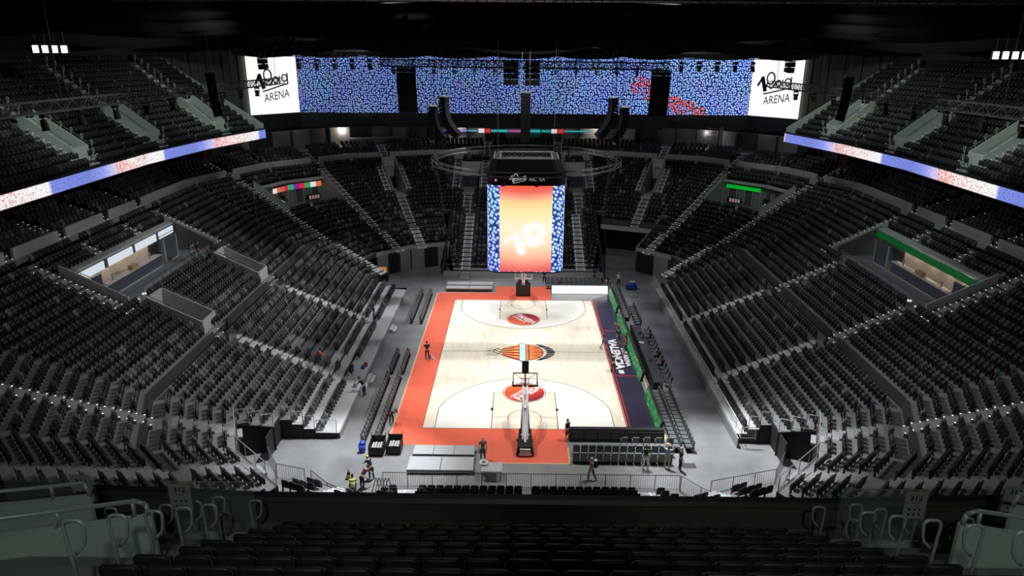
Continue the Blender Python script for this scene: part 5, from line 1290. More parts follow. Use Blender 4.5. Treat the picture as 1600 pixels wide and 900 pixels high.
for x in np.arange(-15, 15.5, 2.5): truss(q, (x, 19.2, 24.7), (x, 20.8, 24.7), 0.6, 0.04, 0.7); q.tube((x, 20, 24.9), (x, 20, 34), 0.02, 4)
single(q, 'rig_truss', [m_dgrey], 'dark box truss rig hanging over the top of the end screen', 'truss')
for i in range(14): fixture(-14+2.15*i, 19, 24.45, 0, 'black stage light under the rig truss, %s from the left' % ORD[i], 'stage lights on the rig truss', 1.0)
for sx, nm in ((-1, 'left'), (1, 'right')):
    for k in range(5): fixture(sx*(17.5+2.0*k), 24, 25.0, 0.2*k, 'black stage light at the top of the end screen, %s outward on the %s' % (ORD[k], nm), 'stage lights over the %s screen end' % nm, 1.4)
    q = MB(); truss(q, (sx*16, 24, 25.6), (sx*28, 24, 25.6), 0.6, 0.04, 0.8); single(q, 'screen_truss', [m_dgrey], 'dark truss above the %s end of the end screen' % nm, 'truss')
    line_array('line_array', 'small tilted black speaker in front of the white %s screen panel' % nm, sx*28.2, 20, 25.1, 2, 0.9, 0.55, rz=sx*0.5, curve=0.15)
    # flood light banks
    for i in range(4):
        x = sx*(38.4+0.0*i)+(-1.15+0.77*i); t = empty('flood_light', (x, 0, 25.75)); tag(t, 'bright flood light high on the %s, %s of four' % (nm, ['leftmost', 'second from left', 'third from left', 'rightmost'][i]), 'flood light', 'flood lights on the %s' % nm)
        q = MB(); q.box((-0.26, 0, 0), (0.26, 0.25, 0.62)); q.tube((0, 0.12, 0.6), (0, 0.12, 9), 0.02, 4); q.build('housing', [m_black], t)
        for j in range(3): q = MB(); q.box((-0.23, -0.03, 0.04+0.19*j), (0.23, 0.0, 0.2+0.19*j)); q.build('lamp_panel', [m_lamp], t)
# ------------------------------------------------------------------ black masking drapes and roof steel
def drape(y, zb, ztop, amp, name_lab, hw=52, n=9, bowl_=0.0):
    q = MB(); xs = np.linspace(-hw, hw, n*14+1); prev = None
    rows_ = []
    for j in range(7):
        f_ = j/6; r_ = []
        for x in xs:
            ph = (x+hw)/(2*hw)*n; sag = amp*abs(math.sin(ph*PI))*(1-f_*0.6); zz = zb+bowl_*(x/hw)**2+(ztop-zb)*f_-sag+0.0
            yy = y+0.35*math.sin(f_*17)+0.12*math.sin(x*1.7+f_*3); r_.append((x, yy, zz))
        rows_.append(r_)
    V = [p for r_ in rows_ for p in r_]; w__ = len(xs); F = [(j*w__+i, j*w__+i+1, (j+1)*w__+i+1, (j+1)*w__+i) for j in range(6) for i in range(w__-1)]
    o = mesh_obj('masking_drape', V, F, [m_cloth], None, None, True); sm = o.modifiers.new('thickness', 'SOLIDIFY'); sm.thickness = 0.03; tag(o, name_lab, 'curtain')
drape(-14, 27.2, 29.0, 0.35, 'nearest swagged black drape under the roof, highest in the picture')
drape(4.6, 26.5, 29.2, 0.4, 'second swagged black drape under the roof, just behind the nearest')
drape(14, 26.2, 29.3, 0.45, 'third swagged black drape under the roof, before the rig')
drape(27, 25.4, 30, 0.3, 'rearmost black drape whose lower hem meets the top of the end screen', hw=34)
drape(29, 26.0, 31, 0.3, 'broad black drape behind the rearmost one, above the upper tiers')
q = MB()
for y in (-12, -6):
    for (xa, xb) in ((-50, 50),): truss(q, (xa, y, 29.35 if y < -10 else 30), (xb, y, 29.35 if y < -10 else 30), 0.9, 0.06, 1.8)
single(q, 'roof_truss', [m_rail], 'pair of steel roof trusses along the top edge of the view', 'truss')
q = MB(); q.box((-50, -16, 27.9), (50, 32, 28.0)); 
# ------------------------------------------------------------------ railings, fences, decks on the arena floor
def rail_run(pts, z, h, label, cat='railing', bal=0.14, glass=False, mt=None, grp=None, post=1.6, rise=None):
    # one continuous railing along 2D points; rise = list of base heights
    mt = mt or m_rail; t = MB(); zs = rise or [z]*len(pts)
    for i, (a, b) in enumerate(zip(pts, pts[1:])):
        a = Vector(a); b = Vector(b); L_ = (b-a).length; za, zb = zs[i], zs[i+1]
        t.tube((a.x, a.y, za+h), (b.x, b.y, zb+h), 0.028, 6); t.tube((a.x, a.y, za+0.1), (b.x, b.y, zb+0.1), 0.018, 5)
        k = max(1, round(L_/post))
        for j in range(k+1):
            f_ = j/k; p = a.lerp(b, f_); zz = za+(zb-za)*f_; t.tube((p.x, p.y, zz), (p.x, p.y, zz+h), 0.024, 5)
        if bal and not glass:
            k = max(1, int(L_/bal))
            for j in range(k):
                f_ = (j+0.5)/k; p = a.lerp(b, f_); zz = za+(zb-za)*f_; t.tube((p.x, p.y, zz+0.1), (p.x, p.y, zz+h), 0.009, 4)
    o = single(t, 'railing', [mt], label, cat, grp)
    if glass:
        g = MB()
        for i, (a, b) in enumerate(zip(pts, pts[1:])):
            a = Vector(a); b = Vector(b); k = max(1, round((b-a).length/post))
            for j in range(k):
                p = a.lerp(b, (j+0.04)/k); q = a.lerp(b, (j+0.96)/k); g.wall(p, q, zs[i]+0.15, zs[i]+h-0.06, 0.012)
        g.build('glass_pane', [m_glass], o)
    return o
rail_run([(15.0, -16.3), (15.0, 18.3)], 0.7, 0.95, 'long glass and steel fence along the foot of the right stand', glass=True, post=1.3, mt=m_white)
rail_run([(15.0, -16.3), (16.0, -16.3)], 0.7, 0.95, 'short white handrail closing the near end of the right fence', mt=m_steel)
rail_run([(-9.0, -21.45), (9.7, -21.45)], 0, 1.1, 'long dark baluster railing across the near end of the floor')
rail_run([(9.75, -21.5), (10.7, -22.7), (11.7, -23.6), (13.2, -24.2)], 0, 1.1, 'dark railing stepping away at the right end of the near floor railing')
rail_run([(-13.6, -21.2), (-12.2, -22.6), (-10.8, -23.4), (-9.4, -23.6)], 0, 1.05, 'dark railing curving along the left near corner of the floor')
for sx, nm in ((-1, 'left'), (1, 'right')):
    for n in range(0 if sx > 0 else -1, 3):
        x0 = 25.4+L_D(n)-0.7 if n >= 0 else 13.35; x1 = 25.4+L_D(n)+0.1 if n >= 0 else 14.75; z = L_Z(n) if n >= 0 else 0.45
        if sx > 0 and n < 1: continue
        rail_run([(sx*x0, -15.55), (sx*x1, -15.55)], z, 1.0, 'pale baluster guard at the near end of the %s %s stand row' % (ORD[n+1], nm), mt=m_steel, bal=0.1)
    t = -22.5 if sx > 0 else -157.5; s_cut = -9.2 if sx > 0 else 9.2
    for n in range(3, 6):
        a = P(t, s_cut, L_D(n)-0.65); b = P(t, s_cut, L_D(n)+0.1)
        rail_run([tuple(a), tuple(b)], L_Z(n), 1.0, 'pale baluster guard closing the %s row at the %s near corner' % (ORD[n], nm), mt=m_steel, bal=0.1)
    t2 = -45 if sx > 0 else -135; lo, hi = ends(t2, L_D(6)-0.7)
    e1 = P(t, -9.3 if sx > 0 else 9.3, L_D(6)-0.68); e2 = P(t2, hi if sx > 0 else lo, L_D(6)-0.68); e3 = P(t2, lo if sx > 0 else hi, L_D(6)-0.68); e4 = P(-67.5 if sx > 0 else -112.5, ends(-67.5 if sx > 0 else -112.5, L_D(3))[1 if sx > 0 else 0], L_D(3)-0.7)
    rail_run([tuple(e1), tuple(e2), tuple(e3)], L_Z(6), 1.05, 'long handrail over the %s near corner passage' % nm, mt=m_steel, bal=0, post=1.2)
    rail_run([(sx*(11.5 if sx > 0 else 14.0), -22.0 if sx > 0 else -21.2), (sx*16.0, -20.6), (sx*17.2, -18.6)], 0, 1.1, 'dark steel railing at the mouth of the %s near passage' % nm, bal=0.16)
# small stairs and deck on the left
def stairs(x, y, wd, n, label, zt, run=0.3, ax='x', sgn=1):
    t = MB()
    for i in range(n):
        z1 = zt*(n-i)/(n+1); t.box((x+sgn*run*i if sgn > 0 else x-run*(i+1), y-wd/2, z1-0.05), (x+run*(i+1) if sgn > 0 else x-run*i, y+wd/2, z1)); 
        t.box((x+sgn*run*i if sgn > 0 else x-run*(i+1), y-wd/2, 0), (x+run*(i+1) if sgn > 0 else x-run*i, y-wd/2+0.04, z1-0.04)); t.box((x+sgn*run*i if sgn > 0 else x-run*(i+1), y+wd/2-0.04, 0), (x+run*(i+1) if sgn > 0 else x-run*i, y+wd/2, z1-0.04))
    single(t, 'portable_steps', [m_deck], label, 'steps')
stairs(-13.08, 5.0, 1.4, 2, 'small metal steps up to the left deck, far pair', 0.45)
stairs(-13.08, -6.2, 1.4, 2, 'small metal steps up to the left deck, near pair', 0.45)
mb = MB()
for sx in (-1, 1):
    for i in range(3): mb.box((sx*7.0-0.6, 21.98-0.3*(i+1), 0), (sx*7.0+0.6, 21.98-0.3*i, 0.78*(3-i)/4))
struct(mb, 'end_stand_steps', [m_aisle])
rail_run([(-9.6, 22.0), (-7.7, 22.0)], 0.78, 0.9, 'thin rail on the lip of the far end stand, left of the left stair', bal=0)
rail_run([(-6.3, 22.0), (6.3, 22.0)], 0.78, 0.9, 'thin rail on the lip of the far end stand between the stairs', bal=0)
rail_run([(7.7, 22.0), (9.6, 22.0)], 0.78, 0.9, 'thin rail on the lip of the far end stand, right of the right stair', bal=0)

# ------------------------------------------------------------------ courtside boards
def led_board(y0, y1, x, label, tilt=0.18):
    t = empty('led_board', (x, (y0+y1)/2, 0)); tag(t, label, 'led board', None); h = (y1-y0)/2
    q = MB(); q.hexa([(-0.03, -h, 0.05), (0.02, -h, 0.05), (0.02, h, 0.05), (-0.03, h, 0.05), (tilt, -h, 0.85), (tilt+0.05, -h, 0.85), (tilt+0.05, h, 0.85), (tilt, h, 0.85)])
    o = q.build('screen_panel', [m_ledg], t)
    q = MB(); q.hexa([(0.03, -h, 0), (0.22, -h, 0), (0.22, h, 0), (0.03, h, 0), (tilt+0.06, -h, 0.9), (tilt+0.28, -h, 0.9), (tilt+0.28, h, 0.9), (tilt+0.06, h, 0.9)]); q.build('casing', [m_black], t)
m_ledg = bpy.data.materials.new('green_led_picture'); m_ledg.use_nodes = True; _nt = m_ledg.node_tree; _b = _nt.nodes['Principled BSDF']
_tc = _nt.nodes.new('ShaderNodeTexCoord'); _mp = _nt.nodes.new('ShaderNodeMapping'); _mp.inputs['Scale'].default_value = (1, 1, 2.0); _mp.inputs['Rotation'].default_value = (0.6, 0, 0); _wv = _nt.nodes.new('ShaderNodeTexVoronoi'); _wv.inputs['Scale'].default_value = 1.6
_nt.links.new(_tc.outputs['Object'], _mp.inputs['Vector']); _nt.links.new(_mp.outputs['Vector'], _wv.inputs['Vector']); _r = _nt.nodes.new('ShaderNodeValToRGB'); _r.color_ramp.interpolation = 'CONSTANT'
_r.color_ramp.elements[0].color = (0.35, 0.8, 0.4, 1); _r.color_ramp.elements[1].position = 0.22; _r.color_ramp.elements[1].color = (0.05, 0.38, 0.12, 1); _e = _r.color_ramp.elements.new(0.6); _e.color = (0.02, 0.22, 0.06, 1)
_nt.links.new(_wv.outputs['Distance'], _r.inputs['Fac']); _nt.links.new(_r.outputs['Color'], _b.inputs['Emission Color']); _b.inputs['Emission Strength'].default_value = 0.55; _b.inputs['Base Color'].default_value = (0.01, 0.01, 0.01, 1)
led_board(10.2, 16.2, 9.62, 'green lit advertising board along the right sideline, far section')
led_board(-6.0, 8.6, 9.62, 'green lit advertising board along the right sideline, long middle section')
led_board(-14.3, -8.6, 9.62, 'green lit advertising board along the right sideline, near section')
t = empty('led_board', (6.4, 16.3, 0)); tag(t, 'white lit advertising board behind the far baseline, right of the hoop', 'led board')
q = MB(); q.hexa([(-3.15, 0, 0.05), (3.15, 0, 0.05), (3.15, 0.05, 0.05), (-3.15, 0.05, 0.05), (-3.15, 0.25, 0.9), (3.15, 0.25, 0.9), (3.15, 0.3, 0.9), (-3.15, 0.3, 0.9)]); q.build('screen_panel', [mat('white_led', (0.05, 0.05, 0.05), emis=(0.98, 1, 1), es=1.3)], t)
q = MB(); q.box((-3.2, 0.32, 0), (3.2, 0.55, 0.92)); q.build('casing', [m_black], t)
# near table row with monitors
t = empty('board_row', (6.45, -15.3, 0)); tag(t, 'long black advertising board row seen from behind at the near baseline', 'led board')
q = MB(); q.hexa([(-3.3, -0.45, 0), (3.35, -0.45, 0), (3.35, 0.1, 0), (-3.3, 0.1, 0), (-3.3, -0.3, 0.95), (3.35, -0.3, 0.95), (3.35, 0.1, 0.95), (-3.3, 0.1, 0.95)]); q.build('casing', [m_black], t)
for i in range(7): q = MB(); q.box((-3.2+i*0.95, -0.44, 0.3), (-2.33+i*0.95, -0.40, 0.85)); q.build('rear_panel', [m_dgrey], t)
# ------------------------------------------------------------------ chairs on the floor
def floor_chair():
    mb = MB(); mb.box((-0.22, -0.02, 0.42), (0.22, 0.40, 0.48), 0); mb.hexa([(-0.22, -0.06, 0.44), (0.22, -0.06, 0.44), (0.22, 0.0, 0.44), (-0.22, 0.0, 0.44), (-0.21, -0.16, 0.86), (0.21, -0.16, 0.86), (0.21, -0.11, 0.88), (-0.21, -0.11, 0.88)], 0)
    for x in (-0.21, 0.21): mb.path([(x, -0.1, 0), (x, 0.3, 0.44)], 0.014, 5, 1); mb.path([(x, 0.36, 0), (x, -0.02, 0.46)], 0.014, 5, 1)
    return mb
def padded_seat():
    mb = MB(); mb.box((-0.235, -0.02, 0.34), (0.235, 0.42, 0.47), 0); mb.hexa([(-0.235, -0.1, 0.2), (0.235, -0.1, 0.2), (0.235, 0.02, 0.2), (-0.235, 0.02, 0.2), (-0.22, -0.17, 0.88), (0.22, -0.17, 0.88), (0.22, -0.06, 0.9), (-0.22, -0.06, 0.9)], 0)
    mb.box((-0.2, 0.0, 0), (0.2, 0.34, 0.08), 1); mb.box((-0.05, 0.1, 0.05), (0.05, 0.22, 0.36), 1); return mb
def folded_seat():
    mb = MB(); mb.hexa([(-0.23, -0.05, 0.3), (0.23, -0.05, 0.3), (0.23, 0.02, 0.3), (-0.23, 0.02, 0.3), (-0.22, -0.10, 0.86), (0.22, -0.10, 0.86), (0.22, -0.04, 0.88), (-0.22, -0.04, 0.88)], 0)
    mb.hexa([(-0.215, 0.05, 0.32), (0.215, 0.05, 0.32), (0.215, 0.14, 0.34), (-0.215, 0.14, 0.34), (-0.20, 0.03, 0.70), (0.20, 0.03, 0.70), (0.20, 0.10, 0.72), (-0.20, 0.10, 0.72)], 0)
    mb.box((-0.26, -0.03, 0), (-0.235, 0.1, 0.45), 1); mb.box((-0.27, -0.06, 0.5), (-0.23, 0.16, 0.54), 1); mb.box((-0.26, -0.12, 0), (0.24, 0.2, 0.05), 1); return mb
m_ch = mat('chair_charcoal', (0.10, 0.11, 0.112), 0.55); m_ch2 = mat('bench_petrol', (0.12, 0.137, 0.145), 0.6); m_ch3 = mat('folded_seat_grey', (0.17, 0.18, 0.185), 0.55)
CH = {}
def chairs(kind, geo, mats_, pts, rz, lab, grp):
    for i, (x, y) in enumerate(pts):
        if kind not in CH: o = geo().build(kind, mats_); CH[kind] = o
        else: o = CH[kind].copy(); COL.objects.link(o)
        o.location = (x, y, 0.0); o.rotation_euler = (0, 0, rz); tag(o, lab % ordn(i), 'chair', grp)
def yr(y0, y1, n): return [y0+(y1-y0)*i/(n-1) for i in range(n)]
chairs('courtside_seat', padded_seat, [m_ch, m_black], [(10.65, y) for y in yr(-16.8, -8.6, 15)], PI/2, 'charcoal courtside seat right of the court, inner row, %s from the near end', 'right near inner seat row')
chairs('courtside_seat', padded_seat, [m_ch, m_black], [(11.5, y) for y in yr(-16.8, -8.6, 15)], PI/2, 'charcoal courtside seat right of the court, outer row, %s from the near end', 'right near outer seat row')
chairs('courtside_seat', padded_seat, [m_ch, m_black], [(10.75, y) for y in yr(8.2, 16.8, 15)], PI/2, 'charcoal seat beside the far right corner, inner row, %s from its near end', 'right far inner seat row')
chairs('courtside_seat', padded_seat, [m_ch, m_black], [(11.6, y) for y in yr(6.4, 11.2, 8)], PI/2, 'charcoal seat right of the far rows, outer line, %s from its near end', 'right far outer seat row')
for (x, a, b, n, lab) in ((-11.35, 6.8, 15.6, 15, 'far left block outer row'), (-10.35, 6.8, 15.6, 15, 'far left block inner row'), (-11.35, -4.9, -1.2, 7, 'short left block outer row'), (-10.4, -4.9, -1.2, 7, 'short left block inner row'), (-11.4, -16.2, -6.0, 18, 'near left block outer row'), (-10.45, -16.2, -6.0, 18, 'near left block inner row')):
    chairs('folded_floor_seat', folded_seat, [m_ch3, m_black], [(x, y) for y in yr(a, b, n)], -PI/2, 'grey floor seat, %s, %%s from its near end' % lab, lab+' seats')
chairs('padded_bench_seat', padded_seat, [m_ch2, m_black], [(x, -17.45) for x in yr(3.5, 9.9, 13)], 0, 'dark team seat, front row behind the near baseline, %s from left', 'front team seats')
chairs('padded_bench_seat', padded_seat, [m_ch2, m_black], [(x, -18.45) for x in yr(3.4, 9.6, 13)], 0, 'dark team seat, rear row behind the near baseline, %s from left', 'rear team seats')
chairs('folding_chair', floor_chair, [m_ch, m_rail], [(x, -16.35) for x in yr(6.9, 10.1, 5)], 0, 'grey folding chair between the board row and the team seats, %s from the left', 'folding chairs at the near baseline')
chairs('padded_bench_seat', padded_seat, [m_ch2, m_black], [(x, 18.3) for x in yr(2.9, 8.9, 12)], PI, 'padded seat behind the white lit board, front row, %s from the left', 'far front team seats')
chairs('padded_bench_seat', padded_seat, [m_ch2, m_black], [(x, 19.5) for x in yr(2.9, 8.9, 12)], PI, 'padded seat behind the white lit board, rear row, %s from the left', 'far rear team seats')
chairs('folding_chair', floor_chair, [m_seat2, m_rail], [(12.05, y) for y in yr(-6.8, 4.6, 14)], PI/2, 'black chair behind the scorers table, %s from the near end', 'chairs at the scorers table')
t = empty('scorers_table', (10.9, -1, 0)); tag(t, 'long black scorers table beside the right sideline', 'table')
q = MB(); q.box((-0.45, -6.6, 0.72), (0.5, 6.0, 0.76)); q.build('tabletop', [mat('table_top_dark', (0.05, 0.055, 0.065), 0.4)], t)
q = MB(); q.box((-0.47, -6.6, 0.02), (-0.42, 6.0, 0.95)); q.build('front_panel', [m_black], t)
for y in (-6.3, -3.2, 0, 3.0, 5.8): q = MB(); q.box((0.3, y-0.04, 0), (0.4, y+0.04, 0.72)); q.box((-0.38, y-0.04, 0), (-0.3, y+0.04, 0.72)); q.build('leg', [m_rail], t)
for i, (x, y, rz) in enumerate(((10.85, 2.6, 0.2), (11.0, 1.7, 0.1), (10.9, -3.4, -0.1))):
    t = empty('laptop', (x, y, 0.76), rz-PI/2); tag(t, 'open laptop on the scorers table, %s from the far end' % ORD[i], 'laptop')
    q = MB(); q.box((-0.17, -0.12, 0), (0.17, 0.12, 0.02)); q.build('keyboard_base', [m_blackgloss], t); q = MB(); q.hexa([(-0.17, 0.12, 0.01), (0.17, 0.12, 0.01), (0.17, 0.135, 0.01), (-0.17, 0.135, 0.01), (-0.17, 0.18, 0.24), (0.17, 0.18, 0.24), (0.17, 0.195, 0.24), (-0.17, 0.195, 0.24)]); q.build('screen', [m_blackgloss], t)
for i, (x, y) in enumerate(((10.75, 0.75), (10.9, 0.6))):
    q = MB(); q.box((x-0.15, y-0.1, 0.762), (x+0.15, y+0.1, 0.775)); single(q, 'paper_sheet', [m_wt], 'white papers on the scorers table, %s sheet' % ('left' if i == 0 else 'right'), 'paper')
# ------------------------------------------------------------------ platforms, crates and loose things
def platform(x0, y0, x1, y1, z, nx, ny, label):
    t = empty('stage_platform', ((x0+x1)/2, (y0+y1)/2, 0)); tag(t, label, 'platform'); cx, cy = (x0+x1)/2, (y0+y1)/2
    for i in range(nx):
        for j in range(ny):
            a = x0+(x1-x0)*i/nx-cx+0.02; b = x0+(x1-x0)*(i+1)/nx-cx-0.02; c = y0+(y1-y0)*j/ny-cy+0.02; d = y0+(y1-y0)*(j+1)/ny-cy-0.02
            q = MB(); q.box((a, c, z-0.06), (b, d, z)); q.build('deck_panel', [m_plat], t)
    for x in (x0+0.1-cx, x1-0.1-cx, 0):
        for y in (y0+0.1-cy, y1-0.1-cy): q = MB(); q.tube((x, y, 0), (x, y, z-0.06), 0.03, 6); q.build('leg', [m_rail], t)
    q = MB(); q.box((x0-cx, y0-cy, z-0.16), (x1-cx, y0-cy+0.04, z-0.07)); q.build('frame', [m_rail], t)
platform(-7.6, -18.2, -3.45, -17.0, 0.42, 3, 1, 'grey stage platform of three panels beside the near red apron, rear level')
platform(-7.75, -20.0, -3.4, -18.35, 0.36, 2, 1, 'larger pale grey stage platform in front of the three panel one')
platform(-8.85, 18.1, -3.5, 19.3, 0.4, 2, 1, 'grey stage platform behind the far left corner of the court, rear row')
platform(-8.8, 16.7, -3.5, 17.8, 0.4, 2, 1, 'grey stage platform behind the far left corner of the court, front row')
for i, (x, y, lab) in enumerate(((-10.15, -17.3, 'left'), (-9.0, -17.1, 'right'))):
    t = empty('open_crate', (x, y, 0)); tag(t, 'black open-top crate on wheels beside the near left seats, %s one of two' % lab, 'crate')
    q = MB()
    for a, b in (((-0.5, -0.62, 0.12), (0.5, -0.58, 0.7)), ((-0.5, 0.58, 0.12), (0.5, 0.62, 0.95)), ((-0.5, -0.6, 0.12), (-0.46, 0.6, 0.8)), ((0.46, -0.6, 0.12), (0.5, 0.6, 0.8)), ((-0.5, -0.6, 0.12), (0.5, 0.6, 0.16))): q.box(a, b)
    q.build('body', [m_black], t); q = MB()
    for k in range(4): q.box((-0.35+k*0.18, -0.4, 0.16), (-0.22+k*0.18, 0.45, 0.5+0.04*(k % 2)))
    q.build('folded_frame', [m_steel], t); q = MB(); q.box((-0.52, 0.6, 0.85), (-0.46, 0.64, 1.2)); q.box((0.46, 0.6, 0.85), (0.52, 0.64, 1.2)); q.build('push_handle', [m_wood], t)
    for wx in (-0.4, 0.4):
        for wy in (-0.5, 0.5): q = MB(); q.tube((wx-0.03, wy, 0.06), (wx+0.03, wy, 0.06), 0.06, 8); q.build('wheel', [m_black], t)
t = empty('work_table', (-2.1, -20.1, 0)); tag(t, 'pale work table standing before the near railing', 'table'); q = MB(); q.box((-0.75, -0.6, 0.7), (0.6, 0.5, 0.74)); q.build('tabletop', [m_plat], t)
for x in (-0.65, 0.5):
    for y in (-0.5, 0.4): q = MB(); q.tube((x, y, 0), (x, y, 0.7), 0.025, 6); q.build('leg', [m_rail], t)
q = MB(); q.path([(-2.72+0.24*math.cos(a), -19.8+0.24*math.sin(a), 0.82) for a in np.linspace(0, 2*PI, 17)], 0.09, 8); single(q, 'cable_coil', [m_white], 'white round coil lying on the work table corner', 'coil', smooth=True)
q = MB(); q.box((-3.2, -17.35, 0.012), (-2.8, -16.95, 0.4)); single(q, 'cardboard_box', [solid('cardboard')], 'small cardboard box beside the grey platform and the man in grey', 'box')
q = MB(); q.box((-11.6, -20.7, 0), (-11.2, -20.3, 0.04), 0); q.tube((-11.4, -20.5, 0.04), (-11.4, -20.5, 0.3), 0.15, 12, 1, r2=0.11); q.tube((-11.4, -20.5, 0.3), (-11.4, -20.5, 0.5), 0.11, 12, 0, r2=0.07); q.tube((-11.4, -20.5, 0.5), (-11.4, -20.5, 0.75), 0.07, 12, 1, r2=0.03)
single(q, 'traffic_cone', [m_black, solid('cone_yellow', (0.8, 0.65, 0.1), 0.5)], 'yellow and black safety cone on the pale floor at the near left', 'cone')
q = MB(); q.tube((-11.2, -17.3, 0), (-11.2, -17.3, 0.55), 0.22, 12, r2=0.26); q.sphere((-11.15, -17.25, 0.6), 0.24); single(q, 'blue_bag', [solid('bag_blue', (0.03, 0.09, 0.5), 0.5)], 'blue rubbish bag on the floor behind the near left seats', 'bag', smooth=True)
q = MB(); q.box((10.5, -18.9, 0), (11.4, -18.3, 0.02)); single(q, 'floor_hatch', [m_dgrey], 'dark square hatch in the floor beside the woman in black', 'hatch')
t = empty('cleaning_cart', (12.5, 18.2, 0)); tag(t, 'blue wheeled cleaning machine on the floor at the far right', 'cart'); q = MB(); q.box((-0.6, -0.35, 0.15), (0.6, 0.35, 0.6)); q.sphere((0.1, 0, 0.6), 0.3); q.build('body', [solid('machine_blue', (0.03, 0.08, 0.4), 0.4)], t)
q = MB(); q.box((-0.2, -0.2, 0.85), (0.35, 0.2, 0.95)); q.build('top_tray', [m_white], t)
for x in (-0.45, 0.45):
    for y in (-0.3, 0.3): q = MB(); q.tube((x, y-0.04, 0.12), (x, y+0.04, 0.12), 0.12, 10); q.build('wheel', [m_black], t)
q = MB(); q.path([(12.6, 17.7, 0.02), (13.1, 16.6, 0.02), (12.9, 15.5, 0.02), (12.0, 15.3, 0.02), (11.8, 15.4, 0.02)], 0.02, 5); single(q, 'hose', [m_black], 'black hose lying on the floor below the blue cleaning machine', 'hose')
for (x, y, c, nm_) in ((-13.6, -4.4, (0.55, 0.04, 0.04), 'red'), (-13.7, -4.9, (0.03, 0.08, 0.45), 'blue'), (-13.6, -8.3, (0.6, 0.65, 0.75), 'white')):
    q = MB(); q.tube((x, y, 0.46), (x, y, 0.7), 0.2, 10, r2=0.14); q.sphere((x+0.05, y, 0.68), 0.17); single(q, 'cloth_bag', [solid('bag_'+nm_, c, 0.6)], '%s bag lying on the silver deck of the left stand' % nm_, 'bag', smooth=True)
# media desk at the far left
t = empty('monitor_desk', (-16.9, 20.6, 0)); tag(t, 'black equipment desk with a lit orange and blue monitor at the far left', 'desk'); q = MB(); q.box((-0.9, -0.4, 0), (0.9, 0.4, 0.85)); q.build('cabinet', [m_black], t)
q = MB(); q.box((-0.8, 0.0, 0.95), (0.8, 0.05, 1.75), 0); q.box((-0.75, -0.01, 1.0), (-0.1, 0.0, 1.7), 1); q.box((-0.08, -0.01, 1.0), (0.75, 0.0, 1.7), 2); q.build('monitor', [m_black, mat('mon_blue', (0, 0, 0), emis=(0.08, 0.13, 0.22), es=0.8), mat('mon_orange', (0, 0, 0), emis=(0.6, 0.22, 0.07), es=0.8)], t)
# scaffold tower and covered rows near the end screen
t = MB()
for x in (27.0, 29.0):
    for y in (46.0, 46.9): t.tube((x, y, 12.4), (x, y, 15.6), 0.04, 5)
for z in (12.9, 13.5, 14.1, 14.7, 15.3):
    for y in (46.0, 46.9): t.tube((27.0, y, z), (29.0, y, z), 0.03, 5)
t.tube((27.0, 46.0, 12.9), (29.0, 46.0, 15.3), 0.03, 5)
single(t, 'scaffold_tower', [m_steel], 'small steel scaffold tower at the far right under the end screen', 'scaffold')
t = MB(); t.wall((-26, 48.0), (-18.5, 50.3), 12.6, 13.35, 0.9); single(t, 'cover_sheet', [mat('dust_sheet', (0.42, 0.42, 0.41), 0.8, bump=0.4, scale=3)], 'pale dust sheet thrown over a box row at the far left', 'sheet')
# ------------------------------------------------------------------ people
def skin_obj(name, verts, edges, mats, parent, lvl=1, root=0):
    me = bpy.data.meshes.new(name); bm = bmesh.new(); lay = bm.verts.layers.skin.verify(); vs = []
    for i, (p, r) in enumerate(verts):
        v = bm.verts.new(p); rr = r if isinstance(r, tuple) else (r, r); v[lay].radius = rr; v[lay].use_root = (i == root); vs.append(v)
    for a, b in edges: bm.edges.new((vs[a], vs[b]))
    bm.to_mesh(me); bm.free()
    o = bpy.data.objects.new(name, me); COL.objects.link(o); m = o.modifiers.new('skin', 'SKIN'); m.use_smooth_shade = True
    if lvl: s = o.modifiers.new('sub', 'SUBSURF'); s.levels = lvl; s.render_levels = lvl
    dg = bpy.context.evaluated_depsgraph_get(); me2 = bpy.data.meshes.new_from_object(o.evaluated_get(dg)); bpy.data.objects.remove(o)
    me2.materials.clear(); me2.materials.append(mats); me2.name = name
    for p in me2.polygons: p.use_smooth = True
    o = bpy.data.objects.new(name, me2); COL.objects.link(o); o.parent = parent
    return o
